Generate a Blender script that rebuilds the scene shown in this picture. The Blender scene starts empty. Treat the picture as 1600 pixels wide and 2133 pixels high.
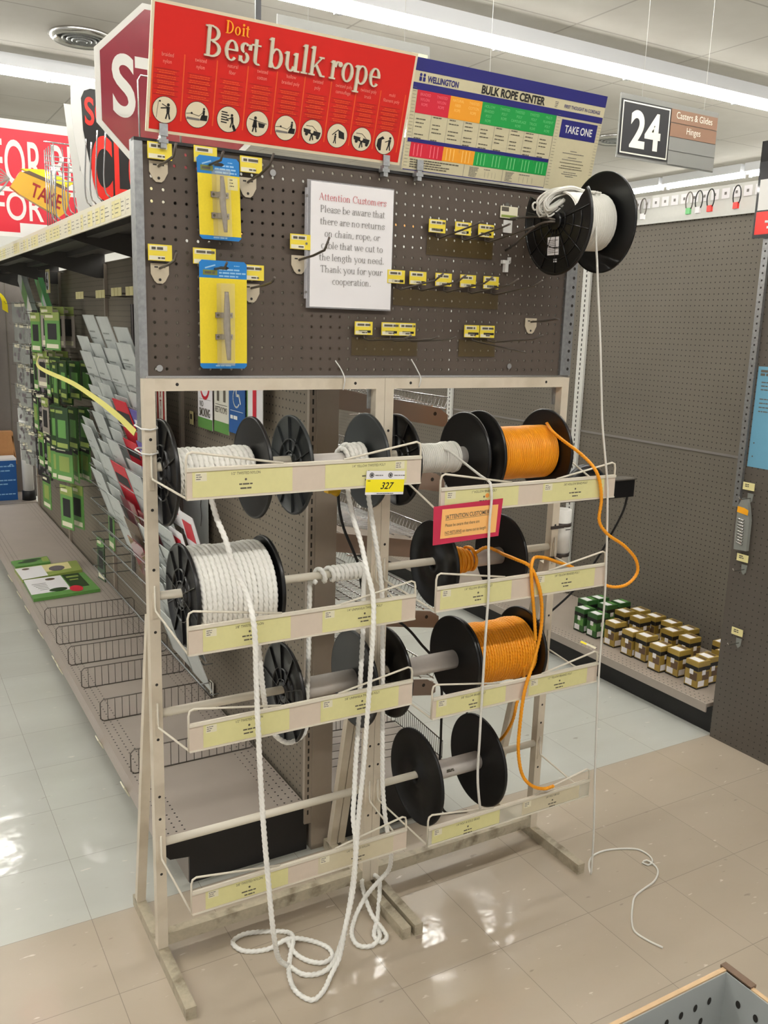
import bpy, math, random
from mathutils import Vector, Matrix
random.seed(7)
S = bpy.context.scene
COL = S.collection

# ------------------------------------------------------------------ camera, world, exposure
cd = bpy.data.cameras.new('camera'); cam = bpy.data.objects.new('camera', cd); COL.objects.link(cam)
cd.sensor_fit = 'HORIZONTAL'; cd.sensor_width = 36.0; cd.lens = 36.0 * 1829.17 / 1600.0
cd.clip_start = 0.02; cd.clip_end = 100
R_ = Vector((0.86539, -0.50018, 0.03028)); U_ = Vector((0.07853, 0.19506, 0.97764)); F_ = Vector((0.49491, 0.84366, -0.20808))
cam.matrix_world = Matrix(((R_.x, U_.x, -F_.x, -0.51526), (R_.y, U_.y, -F_.y, -1.94455), (R_.z, U_.z, -F_.z, 1.584), (0, 0, 0, 1)))
S.camera = cam
W = bpy.data.worlds.new('world'); S.world = W; W.use_nodes = True
W.node_tree.nodes['Background'].inputs[0].default_value = (1.0, 0.98, 0.95, 1)
W.node_tree.nodes['Background'].inputs[1].default_value = 0.28
S.view_settings.view_transform = 'Standard'; S.view_settings.look = 'None'
S.view_settings.gamma = 1.0; S.view_settings.use_curve_mapping = False
S.view_settings.exposure = 1.22
TUBE_STRENGTH = 31.0
S.cycles.max_bounces = 8; S.cycles.transparent_max_bounces = 16
S.cycles.sample_clamp_indirect = 6.0

# ------------------------------------------------------------------ materials
def lin(c):
    c = c / 255.0
    return c / 12.92 if c <= 0.04045 else ((c + 0.055) / 1.055) ** 2.4
def rgb(t): return (lin(t[0]), lin(t[1]), lin(t[2]), 1.0)
def base(name):
    m = bpy.data.materials.new(name); m.use_nodes = True
    return m, m.node_tree, m.node_tree.nodes['Principled BSDF']
def mat(name, col, rough=0.5, metal=0.0, noise=0.0, nscale=60.0, dirt=None, dscale=6.0, bump=0.0, spec=0.5, coat=0.0, alpha=1.0):
    """plain surface; a little colour noise, optional dirt patches of their own colour"""
    m, t, b = base(name)
    b.inputs['Base Color'].default_value = rgb(col); b.inputs['Roughness'].default_value = rough
    b.inputs['Metallic'].default_value = metal; b.inputs['Specular IOR Level'].default_value = spec
    b.inputs['Coat Weight'].default_value = coat; b.inputs['Alpha'].default_value = alpha
    N, L = t.nodes, t.links
    if noise or dirt or bump:
        tc = N.new('ShaderNodeTexCoord'); nz = N.new('ShaderNodeTexNoise'); nz.inputs['Scale'].default_value = nscale
        nz.inputs['Detail'].default_value = 4; L.new(tc.outputs['Object'], nz.inputs['Vector'])
        src = None
        if noise or dirt:
            hv = N.new('ShaderNodeMix'); hv.data_type = 'RGBA'
            a = rgb(tuple(max(0, c * (1 - noise)) for c in col)); c2 = rgb(tuple(min(255, c * (1 + noise)) for c in col))
            hv.inputs[6].default_value = a; hv.inputs[7].default_value = c2; L.new(nz.outputs['Fac'], hv.inputs[0]); src = hv.outputs[2]
        if dirt:
            n2 = N.new('ShaderNodeTexNoise'); n2.inputs['Scale'].default_value = dscale; n2.inputs['Detail'].default_value = 6
            L.new(tc.outputs['Object'], n2.inputs['Vector'])
            rp = N.new('ShaderNodeValToRGB'); rp.color_ramp.elements[0].position = 0.52; rp.color_ramp.elements[1].position = 0.72
            L.new(n2.outputs['Fac'], rp.inputs['Fac'])
            mx = N.new('ShaderNodeMix'); mx.data_type = 'RGBA'; L.new(rp.outputs['Color'], mx.inputs[0])
            L.new(src, mx.inputs[6]); mx.inputs[7].default_value = rgb(dirt); src = mx.outputs[2]
        if src is not None: L.new(src, b.inputs['Base Color'])
        if bump:
            bp = N.new('ShaderNodeBump'); bp.inputs['Strength'].default_value = bump; bp.inputs['Distance'].default_value = 0.002
            L.new(nz.outputs['Fac'], bp.inputs['Height']); L.new(bp.outputs['Normal'], b.inputs['Normal'])
    return m
def math_n(t, op, a, b=None, c=None):
    n = t.nodes.new('ShaderNodeMath'); n.operation = op
    for i, v in enumerate((a, b, c)):
        if v is None: continue
        if isinstance(v, (int, float)): n.inputs[i].default_value = v
        else: t.links.new(v, n.inputs[i])
    return n.outputs[0]
def pegboard(name, col, axes='XZ', pitch=0.0254, r=0.0031, off=(0, 0), holes='dark', rough=0.62, hole=(20, 18, 16), bare=None):
    """hardboard with a grid of punched holes (world metres); see-through holes where holes == 'open'"""
    m, t, b = base(name); N, L = t.nodes, t.links
    g = N.new('ShaderNodeNewGeometry'); sp = N.new('ShaderNodeSeparateXYZ'); L.new(g.outputs['Position'], sp.inputs[0])
    d = []
    for k, ax in enumerate(axes):
        s = math_n(t, 'DIVIDE', math_n(t, 'SUBTRACT', sp.outputs[ax], off[k]), pitch)
        fr = math_n(t, 'SUBTRACT', math_n(t, 'FRACT', s), 0.5); d.append(math_n(t, 'MULTIPLY', fr, fr))
    dist = math_n(t, 'SQRT', math_n(t, 'ADD', d[0], d[1]))
    mask = math_n(t, 'LESS_THAN', dist, r / pitch)
    if bare: mask = math_n(t, 'MULTIPLY', mask, math_n(t, 'GREATER_THAN', math_n(t, 'ABSOLUTE', math_n(t, 'SUBTRACT', sp.outputs[axes[0]], bare[0])), bare[1]))
    nz = N.new('ShaderNodeTexNoise'); nz.inputs['Scale'].default_value = 3.0; nz.inputs['Detail'].default_value = 5; L.new(g.outputs['Position'], nz.inputs['Vector'])
    mx = N.new('ShaderNodeMix'); mx.data_type = 'RGBA'; L.new(nz.outputs['Fac'], mx.inputs[0])
    mx.inputs[6].default_value = rgb(tuple(c * 0.93 for c in col)); mx.inputs[7].default_value = rgb(tuple(c * 1.07 for c in col))
    b.inputs['Roughness'].default_value = rough; b.inputs['Specular IOR Level'].default_value = 0.35
    if holes == 'open':
        L.new(mx.outputs[2], b.inputs['Base Color'])
        L.new(math_n(t, 'SUBTRACT', 1.0, mask), b.inputs['Alpha'])
    else:
        m2 = N.new('ShaderNodeMix'); m2.data_type = 'RGBA'; L.new(mask, m2.inputs[0]); L.new(mx.outputs[2], m2.inputs[6])
        m2.inputs[7].default_value = rgb(hole); L.new(m2.outputs[2], b.inputs['Base Color'])
    return m
def emis(name, col, s):
    m, t, b = base(name); b.inputs['Base Color'].default_value = (1, 1, 1, 1)
    b.inputs['Emission Color'].default_value = rgb(col); b.inputs['Emission Strength'].default_value = s
    return m

M = {}
M['cream'] = mat('cream_enamel', (214, 203, 183), 0.42, noise=0.03, nscale=40, dirt=(196, 184, 162), dscale=9)
M['cream_foot'] = mat('scuffed_cream_enamel', (176, 166, 144), 0.5, noise=0.1, nscale=70, dirt=(122, 112, 92), dscale=24)
M['screw'] = mat('dark_bolt_hole', (38, 34, 30), 0.6)
M['wire_cream'] = mat('cream_wire', (222, 215, 198), 0.4)
M['holder'] = mat('label_holder_plastic', (216, 201, 184), 0.35, noise=0.02)
M['clearpl'] = mat('clear_label_plastic', (226, 222, 206), 0.2, alpha=0.38)
M['ylabel'] = mat('pale_yellow_card', (224, 219, 158), 0.5, noise=0.02)
M['yfade'] = mat('faded_card', (212, 202, 172), 0.5, noise=0.02)
M['ink'] = mat('grey_ink', (92, 86, 74), 0.7)
M['black_ink'] = mat('black_ink', (24, 22, 22), 0.6)
M['grey_ink'] = mat('light_grey_ink', (120, 116, 112), 0.7)
M['red_ink'] = mat('rose_ink', (196, 92, 98), 0.7)
M['blackpl'] = mat('black_plastic', (15, 15, 16), 0.32, spec=0.5)
M['greypl'] = mat('charcoal_plastic', (44, 48, 49), 0.4, spec=0.5)
M['blackdull'] = mat('dull_black_plastic', (17, 17, 18), 0.5)
M['nylon'] = mat('white_twisted_nylon', (250, 248, 240), 0.5, noise=0.04, nscale=300)
M['poly_white'] = mat('white_cord', (226, 224, 216), 0.5, noise=0.05, nscale=500, bump=0.3)
M['orange'] = mat('orange_rope', (255, 160, 22), 0.42, noise=0.08, nscale=400)
M['core'] = mat('white_spool_core', (214, 208, 202), 0.5, noise=0.02)
M['paper'] = mat('white_paper', (238, 236, 238), 0.6)
M['sleeve'] = mat('clear_sleeve', (215, 215, 220), 0.15, alpha=0.3)
M['red'] = mat('red_sign_paint', (205, 32, 24), 0.34, spec=0.4)
M['orange_line'] = mat('orange_print', (224, 84, 30), 0.45)
M['pink_ink'] = mat('pink_print', (236, 142, 128), 0.5)
M['dkred_ink'] = mat('dark_red_print', (150, 26, 18), 0.5)
M['cream_print'] = mat('cream_print', (226, 214, 184), 0.45)
M['gold_print'] = mat('gold_print', (246, 172, 30), 0.45)
M['silver_txt'] = mat('cream_letter', (214, 208, 186), 0.4)
M['navy'] = mat('navy_print', (30, 30, 112), 0.45)
M['board_cream'] = mat('cream_board', (206, 198, 164), 0.5, noise=0.02)
M['prt_red'] = mat('crimson_print', (206, 26, 52), 0.45)
M['prt_org'] = mat('amber_print', (238, 160, 36), 0.45)
M['prt_grn'] = mat('green_print', (14, 152, 66), 0.45)
M['pale_grn'] = mat('pale_green_print', (120, 200, 130), 0.5)
M['pale_red'] = mat('pale_red_print', (238, 120, 130), 0.5)
M['pale_org'] = mat('pale_amber_print', (250, 200, 110), 0.5)
M['dark_panel'] = mat('dark_grey_panel', (42, 42, 44), 0.4)
M['grey_sign'] = mat('grey_sign_metal', (128, 128, 124), 0.4, metal=0.15)
M['brown_sign'] = mat('brown_sign_slat', (128, 98, 78), 0.45)
M['white'] = mat('white_paint', (232, 232, 228), 0.45)
M['offwhite'] = mat('off_white_print', (226, 224, 210), 0.45)
M['galv'] = mat('galvanised_steel', (158, 160, 160), 0.38, metal=0.75, noise=0.18, nscale=90)
M['steel'] = mat('bright_steel', (190, 188, 184), 0.25, metal=1.0)
M['chrome'] = mat('chrome_wire', (205, 205, 205), 0.18, metal=1.0)
M['dkmetal'] = mat('dark_zinc_wire', (104, 98, 92), 0.42, metal=0.7)
M['hookplate'] = mat('beige_hook_plate', (196, 184, 160), 0.5)
M['ytag'] = mat('yellow_tag', (238, 216, 66), 0.5)
M['tagwhite'] = mat('tag_white', (232, 226, 200), 0.5)
M['sheet'] = mat('amber_clear_film', (104, 86, 44), 0.25, alpha=0.35)
M['blue'] = mat('blue_card', (22, 122, 196), 0.4)
M['yellow'] = mat('yellow_card', (236, 212, 40), 0.45, noise=0.03, nscale=200)
M['blister'] = mat('clear_blister', (232, 224, 190), 0.1, alpha=0.22)
M['pale_blue'] = mat('pale_blue_print', (150, 196, 232), 0.5)
M['olive'] = mat('olive_print', (120, 128, 48), 0.5)
M['zinc'] = mat('zinc_casting', (142, 134, 138), 0.35, metal=0.55, noise=0.15, nscale=120)
M['beige'] = mat('beige_shelf_enamel', (164, 154, 144), 0.5, noise=0.02)
M['beige_post'] = mat('beige_upright_enamel', (156, 144, 130), 0.5, noise=0.02)
M['brace'] = mat('beige_bracket', (150, 132, 118), 0.5)
M['kick'] = mat('black_kickplate', (22, 20, 20), 0.55)
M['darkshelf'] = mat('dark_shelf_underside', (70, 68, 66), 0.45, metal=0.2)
M['strip'] = mat('cream_price_strip', (232, 226, 202), 0.35)
M['strip2'] = mat('yellow_price_label', (232, 222, 160), 0.5)
M['brown_panel'] = mat('brown_end_board', (74, 66, 58), 0.6, noise=0.04)
M['sleevegrey'] = mat('grey_sign_card', (206, 211, 208), 0.35, noise=0.05, nscale=20)
M['cardedge'] = mat('grey_green_card_edge', (146, 152, 148), 0.45)
M['maroon'] = mat('maroon_vinyl', (142, 40, 56), 0.18, coat=0.6)
M['brightred'] = mat('bright_red_vinyl', (236, 44, 34), 0.25, coat=0.4)
M['crimson'] = mat('crimson_vinyl', (208, 24, 48), 0.4)
M['blackvinyl'] = mat('black_vinyl', (22, 21, 22), 0.25, coat=0.4)
M['green'] = mat('green_packaging', (98, 152, 74), 0.35)
M['dkgreen'] = mat('dark_green_packaging', (30, 64, 22), 0.35)
M['ygreen'] = mat('yellow_green_packaging', (150, 168, 84), 0.35)
M['clearpack'] = mat('clear_pack', (176, 180, 174), 0.12, alpha=0.5)
M['gold'] = mat('gold_carton', (160, 134, 62), 0.3, noise=0.04)
M['brown_box'] = mat('brown_carton_print', (98, 76, 56), 0.4)
M['carton_grn'] = mat('green_carton', (52, 96, 46), 0.35)
M['cardboard'] = mat('cardboard', (172, 124, 78), 0.8, noise=0.05)
M['royal'] = mat('royal_blue_carton', (20, 84, 152), 0.45)
M['poster'] = mat('pale_blue_poster', (104, 160, 186), 0.45, noise=0.02)
M['strap'] = mat('pale_yellow_strap', (218, 210, 104), 0.4)
M['strap_b'] = mat('bright_yellow_strap', (238, 220, 30), 0.4)
M['hotpink'] = mat('magenta_card', (192, 40, 74), 0.5)
M['peach'] = mat('peach_paper', (252, 192, 116), 0.6)
M['dot_orange'] = mat('orange_sticker', (250, 164, 74), 0.6)
M['tagyellow'] = mat('bright_yellow_paper', (252, 236, 28), 0.6)
M['pvc'] = mat('white_pvc', (220, 218, 212), 0.4, noise=0.03)
M['dkclamp'] = mat('dark_band', (74, 66, 62), 0.4, metal=0.3)
M['ceil_trim'] = mat('ceiling_fixture_enamel', (236, 238, 242), 0.4)
M['tube'] = emis('fluorescent_tube', (255, 252, 244), TUBE_STRENGTH)
M['bin_in'] = mat('grey_bin_steel', (176, 180, 178), 0.4, metal=0.1, noise=0.04, nscale=8)
M['bin_rim'] = mat('tan_bin_rim', (196, 166, 128), 0.6, noise=0.05)
M['yellowplug'] = mat('yellow_plug', (226, 178, 26), 0.4)
M['purple'] = mat('violet_print', (96, 84, 168), 0.4)
M['peg_end'] = pegboard('brown_pegboard', (86, 76, 68), 'XZ', off=(0.0245, 1.4605), holes='open', r=0.0034)
M['peg_spine'] = pegboard('taupe_pegboard', (130, 121, 107), 'YZ', off=(0.0, 0.0), r=0.003)
M['peg_right'] = pegboard('grey_brown_pegboard', (104, 98, 88), 'YZ', off=(0.01, 0.0), r=0.003, hole=(40, 37, 33))
M['peg_near'] = pegboard('dark_pegboard', (88, 82, 75), 'YZ', off=(0.0, 0.0), r=0.0024, rough=0.45, hole=(36, 33, 30))
M['peg_shelf'] = pegboard('punched_steel_shelf', (164, 154, 144), 'XY', pitch=0.024, r=0.003, off=(0.012, 0.0), rough=0.5, bare=(0.32, 0.135))

M['peg_shelf2'] = pegboard('punched_steel_base', (150, 139, 128), 'XY', pitch=0.024, r=0.003, off=(0.012, 0.0), rough=0.5, bare=(2.56, 0.2))
def floor_mat(name):
    m, t, b = base(name); N, L = t.nodes, t.links
    g = N.new('ShaderNodeNewGeometry'); sp = N.new('ShaderNodeSeparateXYZ'); L.new(g.outputs['Position'], sp.inputs[0])
    cells, lines = [], []
    for ax, off in (('X', 0.190), ('Y', 0.224)):
        s = math_n(t, 'DIVIDE', math_n(t, 'SUBTRACT', sp.outputs[ax], off), 0.3035)
        cells.append(math_n(t, 'FLOOR', s)); fr = math_n(t, 'FRACT', s)
        lines.append(math_n(t, 'LESS_THAN', math_n(t, 'MINIMUM', fr, math_n(t, 'SUBTRACT', 1.0, fr)), 0.0028))
    seam = math_n(t, 'MAXIMUM', lines[0], lines[1])
    cv = N.new('ShaderNodeCombineXYZ'); L.new(cells[0], cv.inputs[0]); L.new(cells[1], cv.inputs[1])
    wn = N.new('ShaderNodeTexWhiteNoise'); wn.noise_dimensions = '3D'; L.new(cv.outputs[0], wn.inputs['Vector'])
    zone = math_n(t, 'LESS_THAN', sp.outputs['Y'], 0.224)
    mz = N.new('ShaderNodeMix'); mz.data_type = 'RGBA'; L.new(zone, mz.inputs[0])
    mz.inputs[6].default_value = rgb((202, 204, 196)); mz.inputs[7].default_value = rgb((186, 173, 154))
    # per-tile brightness
    br = N.new('ShaderNodeHueSaturation'); L.new(mz.outputs[2], br.inputs['Color'])
    L.new(math_n(t, 'MULTIPLY_ADD', wn.outputs['Value'], 0.07, 0.965), br.inputs['Value'])
    # long soft mottling and chip flecks
    mp = N.new('ShaderNodeMapping'); mp.inputs['Scale'].default_value = (0.7, 1.8, 1); L.new(g.outputs['Position'], mp.inputs[0])
    n1 = N.new('ShaderNodeTexNoise'); n1.inputs['Scale'].default_value = 2.2; n1.inputs['Detail'].default_value = 5; L.new(mp.outputs[0], n1.inputs['Vector'])
    m1 = N.new('ShaderNodeMix'); m1.data_type = 'RGBA'; m1.blend_type = 'MULTIPLY'; m1.inputs[0].default_value = 0.5
    r1 = N.new('ShaderNodeValToRGB'); r1.color_ramp.elements[0].position = 0.3; r1.color_ramp.elements[0].color = (0.8, 0.78, 0.76, 1)
    r1.color_ramp.elements[1].position = 0.65; r1.color_ramp.elements[1].color = (1, 1, 1, 1)
    L.new(n1.outputs['Fac'], r1.inputs['Fac']); L.new(br.outputs['Color'], m1.inputs[6]); L.new(r1.outputs['Color'], m1.inputs[7])
    cur = m1.outputs[2]
    for sc, lo, colr, wt, seed in ((34, 0.70, (236, 230, 218), 0.6, 0), (27, 0.715, (128, 112, 98), 0.5, 7)):
        mp2 = N.new('ShaderNodeMapping'); mp2.inputs['Scale'].default_value = (0.55, 1.5, 1); mp2.inputs['Location'].default_value = (seed, seed * 2, 0)
        mp2.inputs['Rotation'].default_value = (0, 0, 0.5 + seed); L.new(g.outputs['Position'], mp2.inputs[0])
        n2 = N.new('ShaderNodeTexNoise'); n2.inputs['Scale'].default_value = sc; n2.inputs['Detail'].default_value = 2; L.new(mp2.outputs[0], n2.inputs['Vector'])
        rr = N.new('ShaderNodeValToRGB'); rr.color_ramp.elements[0].position = lo; rr.color_ramp.elements[1].position = lo + 0.05
        rr.color_ramp.elements[1].color = (wt, wt, wt, 1); L.new(n2.outputs['Fac'], rr.inputs['Fac'])
        mm = N.new('ShaderNodeMix'); mm.data_type = 'RGBA'; L.new(rr.outputs['Color'], mm.inputs[0]); L.new(cur, mm.inputs[6]); mm.inputs[7].default_value = rgb(colr); cur = mm.outputs[2]
    # each tile lies at its own very slight tilt
    vt = N.new('ShaderNodeVectorMath'); vt.operation = 'SUBTRACT'; L.new(wn.outputs['Color'], vt.inputs[0]); vt.inputs[1].default_value = (0.5, 0.5, 0.5)
    vs_ = N.new('ShaderNodeVectorMath'); vs_.operation = 'MULTIPLY'; L.new(vt.outputs[0], vs_.inputs[0]); vs_.inputs[1].default_value = (0.022, 0.022, 0)
    va = N.new('ShaderNodeVectorMath'); va.operation = 'ADD'; L.new(vs_.outputs[0], va.inputs[0]); L.new(g.outputs['Normal'], va.inputs[1])
    ms = N.new('ShaderNodeMix'); ms.data_type = 'RGBA'; L.new(math_n(t, 'MULTIPLY', seam, 0.55), ms.inputs[0]); L.new(cur, ms.inputs[6])
    ms.inputs[7].default_value = rgb((96, 84, 72)); L.new(ms.outputs[2], b.inputs['Base Color'])
    n3 = N.new('ShaderNodeTexNoise'); n3.inputs['Scale'].default_value = 9; n3.inputs['Detail'].default_value = 4; L.new(g.outputs['Position'], n3.inputs['Vector'])
    L.new(math_n(t, 'MULTIPLY_ADD', n3.outputs['Fac'], 0.10, 0.26), b.inputs['Roughness']); b.inputs['Coat Weight'].default_value = 0.8; b.inputs['Coat Roughness'].default_value = 0.10; b.inputs['Coat IOR'].default_value = 1.5
    n4 = N.new('ShaderNodeTexNoise'); n4.inputs['Scale'].default_value = 10; n4.inputs['Detail'].default_value = 3; L.new(g.outputs['Position'], n4.inputs['Vector'])
    bp = N.new('ShaderNodeBump'); bp.inputs['Strength'].default_value = 0.7; bp.inputs['Distance'].default_value = 0.002; L.new(va.outputs[0], bp.inputs['Normal'])
    L.new(n4.outputs['Fac'], bp.inputs['Height']); L.new(bp.outputs['Normal'], b.inputs['Normal']); L.new(bp.outputs['Normal'], b.inputs['Coat Normal'])
    b.inputs['Specular IOR Level'].default_value = 0.55
    return m
M['floor'] = floor_mat('vinyl_tile_floor')
def ceil_mat(name):
    m, t, b = base(name); N, L = t.nodes, t.links
    g = N.new('ShaderNodeNewGeometry'); sp = N.new('ShaderNodeSeparateXYZ'); L.new(g.outputs['Position'], sp.inputs[0])
    ls = []
    for ax, off, p in (('X', 0.12, 1.22), ('Y', 3.02, 0.92)):
        s = math_n(t, 'DIVIDE', math_n(t, 'SUBTRACT', sp.outputs[ax], off), p); fr = math_n(t, 'FRACT', s)
        ls.append(math_n(t, 'LESS_THAN', math_n(t, 'MINIMUM', fr, math_n(t, 'SUBTRACT', 1.0, fr)), 0.008 / p))
    sm = math_n(t, 'MAXIMUM', ls[0], ls[1])
    n1 = N.new('ShaderNodeTexNoise'); n1.inputs['Scale'].default_value = 1.6; n1.inputs['Detail'].default_value = 6; L.new(g.outputs['Position'], n1.inputs['Vector'])
    mx = N.new('ShaderNodeMix'); mx.data_type = 'RGBA'; L.new(n1.outputs['Fac'], mx.inputs[0])
    mx.inputs[6].default_value = rgb((166, 160, 150)); mx.inputs[7].default_value = rgb((204, 201, 194))
    m2 = N.new('ShaderNodeMix'); m2.data_type = 'RGBA'; L.new(math_n(t, 'MULTIPLY', sm, 0.5), m2.inputs[0]); L.new(mx.outputs[2], m2.inputs[6])
    m2.inputs[7].default_value = rgb((120, 112, 104)); L.new(m2.outputs[2], b.inputs['Base Color']); b.inputs['Roughness'].default_value = 0.85
    return m
M['ceil'] = ceil_mat('ceiling_board')

# ------------------------------------------------------------------ geometry builder
WP = {}           # world position of each object's origin
class G:
    def __init__(s): s.v = []; s.f = []; s.m = []; s.sm = []; s.o = Vector((0, 0, 0)); s.U = Vector((1, 0, 0)); s.V = Vector((0, 0, 1)); s.N = Vector((0, -1, 0))
    def frame(s, o, U=(1, 0, 0), V=(0, 0, 1)):
        s.o = Vector(o); s.U = Vector(U).normalized(); s.V = Vector(V).normalized(); s.N = s.U.cross(s.V); return s
    def add(s, vs, fs, m=0, smooth=False):
        b = len(s.v); s.v.extend(tuple(p) for p in vs); s.f.extend(tuple(b + i for i in f) for f in fs)
        s.m.extend([m] * len(fs)); s.sm.extend([smooth] * len(fs))
    def box(s, x0, x1, y0, y1, z0, z1, m=0):
        if x0 > x1: x0, x1 = x1, x0
        if y0 > y1: y0, y1 = y1, y0
        if z0 > z1: z0, z1 = z1, z0
        vs = [(x, y, z) for z in (z0, z1) for y in (y0, y1) for x in (x0, x1)]
        s.add(vs, [(0, 2, 3, 1), (4, 5, 7, 6), (0, 1, 5, 4), (2, 6, 7, 3), (0, 4, 6, 2), (1, 3, 7, 5)], m); return s
    def L(s, u, v, n=0.0): return s.o + s.U * u + s.V * v + s.N * n
    def lbox(s, u0, u1, v0, v1, n0, n1, m=0):        # box in the local frame
        vs = [s.L(u, v, n) for n in (n0, n1) for v in (v0, v1) for u in (u0, u1)]
        s.add(vs, [(0, 2, 3, 1), (4, 5, 7, 6), (0, 1, 5, 4), (2, 6, 7, 3), (0, 4, 6, 2), (1, 3, 7, 5)], m); return s
    def rect(s, u0, u1, v0, v1, n=0.0006, m=0):
        s.add([s.L(u0, v0, n), s.L(u1, v0, n), s.L(u1, v1, n), s.L(u0, v1, n)], [(0, 1, 2, 3)], m); return s
    def poly(s, pts, n=0.0006, m=0):
        s.add([s.L(p[0], p[1], n) for p in pts], [tuple(range(len(pts)))], m); return s
    def prism(s, pts, n0, n1, m=0):
        k = len(pts); vs = [s.L(p[0], p[1], n0) for p in pts] + [s.L(p[0], p[1], n1) for p in pts]
        fs = [tuple(range(k - 1, -1, -1)), tuple(range(k, 2 * k))] + [(i, (i + 1) % k, k + (i + 1) % k, k + i) for i in range(k)]
        s.add(vs, fs, m); return s
    def disc(s, cu, cv, r, n=0.0006, m=0, k=20, ry=None):
        ry = ry or r
        return s.poly([(cu + r * math.cos(2 * math.pi * i / k), cv + ry * math.sin(2 * math.pi * i / k)) for i in range(k)], n, m)
    def stroke(s, pts, w, n=0.0006, m=0):
        for a, b in zip(pts, pts[1:]):
            d = Vector((b[0] - a[0], b[1] - a[1])); l = d.length
            if l < 1e-6: continue
            d /= l; q = Vector((-d.y, d.x)) * w / 2; e = d * w * 0.3
            s.poly([(a[0] - q.x - e.x, a[1] - q.y - e.y), (b[0] - q.x + e.x, b[1] - q.y + e.y), (b[0] + q.x + e.x, b[1] + q.y + e.y), (a[0] + q.x - e.x, a[1] + q.y - e.y)], n, m)
        return s
    def tube(s, path, r, n=8, m=0, lobes=0, pitch=0.05, amp=0.16, closed=False, caps=True):
        P = [Vector(p) for p in path]; k = len(P); rings = []; T = []
        for i in range(k):
            a = P[i - 1] if (i > 0 or closed) else P[i]; b = P[(i + 1) % k] if (i < k - 1 or closed) else P[i]
            t = b - a; T.append(t.normalized() if t.length > 1e-9 else (T[-1] if T else Vector((0, 0, 1))))
        up = Vector((0, 0, 1)) if abs(T[0].z) < 0.9 else Vector((1, 0, 0)); x = T[0].cross(up).normalized(); dist = 0.0; vs = []
        for i in range(k):
            x = (x - T[i] * x.dot(T[i])); x = x.normalized() if x.length > 1e-6 else T[i].orthogonal().normalized()
            y = T[i].cross(x)
            if i: dist += (P[i] - P[i - 1]).length
            for j in range(n):
                a = 2 * math.pi * j / n; rr = r
                if lobes: rr = r * (0.68 + 0.42 * abs(math.cos(lobes * 0.5 * a + math.pi * dist / pitch)))
                vs.append(P[i] + (x * math.cos(a) + y * math.sin(a)) * rr)
        fs = []
        for i in range(k if closed else k - 1):
            i2 = (i + 1) % k
            for j in range(n): fs.append((i * n + j, i * n + (j + 1) % n, i2 * n + (j + 1) % n, i2 * n + j))
        s.add(vs, fs, m, True)
        if caps and not closed:
            b = len(s.v) - len(vs)
            s.f.append(tuple(b + j for j in range(n - 1, -1, -1))); s.m.append(m); s.sm.append(False)
            s.f.append(tuple(b + (k - 1) * n + j for j in range(n))); s.m.append(m); s.sm.append(False)
        return s
    def cyl(s, a, b, r, n=16, m=0): return s.tube([a, b], r, n, m)
    def lathe(s, prof, c, axis='X', n=40, m=0, smooth=True):   # prof: (radius, along axis)
        c = Vector(c); vs = []; fs = []
        ax = {'X': (Vector((1, 0, 0)), Vector((0, 1, 0)), Vector((0, 0, 1))), 'Y': (Vector((0, 1, 0)), Vector((0, 0, 1)), Vector((1, 0, 0))), 'Z': (Vector((0, 0, 1)), Vector((1, 0, 0)), Vector((0, 1, 0)))}[axis] if isinstance(axis, str) else axis
        for r, t in prof:
            for j in range(n):
                a = 2 * math.pi * j / n; vs.append(c + ax[0] * t + (ax[1] * math.cos(a) + ax[2] * math.sin(a)) * r)
        for i in range(len(prof) - 1):
            for j in range(n): fs.append((i * n + j, i * n + (j + 1) % n, (i + 1) * n + (j + 1) % n, (i + 1) * n + j))
        s.add(vs, fs, m, smooth); return s
    def text(s, body, u, v, size, m=0, n=0.0008, align='LEFT', sx=1.0, bold=0.0, shear=0.0):
        vs, fs = glyphs(body, align, bold, shear)
        s.add([s.L(u + p[0] * size * sx, v + p[1] * size, n) for p in vs], fs, m); return s
    def bars(s, u0, u1, v0, v1, rows, h, m=0, n=0.0007, fill=0.8, center=False):   # unreadably small print
        for i in range(rows):
            v = v1 - (v1 - v0) * (i + 0.5) / rows; w = (u1 - u0) * random.uniform(fill * 0.6, fill); a = (u0 + u1 - w) / 2 if center else u0
            x = a
            while x < a + w - h:
                l = min(random.uniform(2, 6) * h * 0.8, a + w - x); s.rect(x, x + l, v - h / 2, v + h / 2, n, m); x += l + h * 0.5
        return s
    def build(s, name, mats, parent=None, label=None, cat=None, group=None, kind=None):
        if not isinstance(mats, (list, tuple)): mats = [mats]
        if parent is None:
            xs, ys, zs = zip(*s.v); o = Vector(((min(xs) + max(xs)) / 2, (min(ys) + max(ys)) / 2, min(zs)))
        else:
            xs, ys, zs = zip(*s.v); o = Vector(((min(xs) + max(xs)) / 2, (min(ys) + max(ys)) / 2, (min(zs) + max(zs)) / 2))
        me = bpy.data.meshes.new(name); me.from_pydata([(p[0] - o.x, p[1] - o.y, p[2] - o.z) for p in s.v], [], s.f)
        for x in mats: me.materials.append(M[x] if isinstance(x, str) else x)
        me.polygons.foreach_set('material_index', s.m); me.polygons.foreach_set('use_smooth', s.sm); me.update()
        ob = bpy.data.objects.new(name, me); COL.objects.link(ob)
        if parent is not None: ob.parent = parent; ob.location = o - WP[parent.name]
        else: ob.location = o
        WP[ob.name] = o
        tag(ob, label, cat, group, kind); return ob
def tag(o, label=None, cat=None, group=None, kind=None):
    for k, v in (('label', label), ('category', cat), ('group', group), ('kind', kind)):
        if v: o[k] = v
    return o
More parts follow.
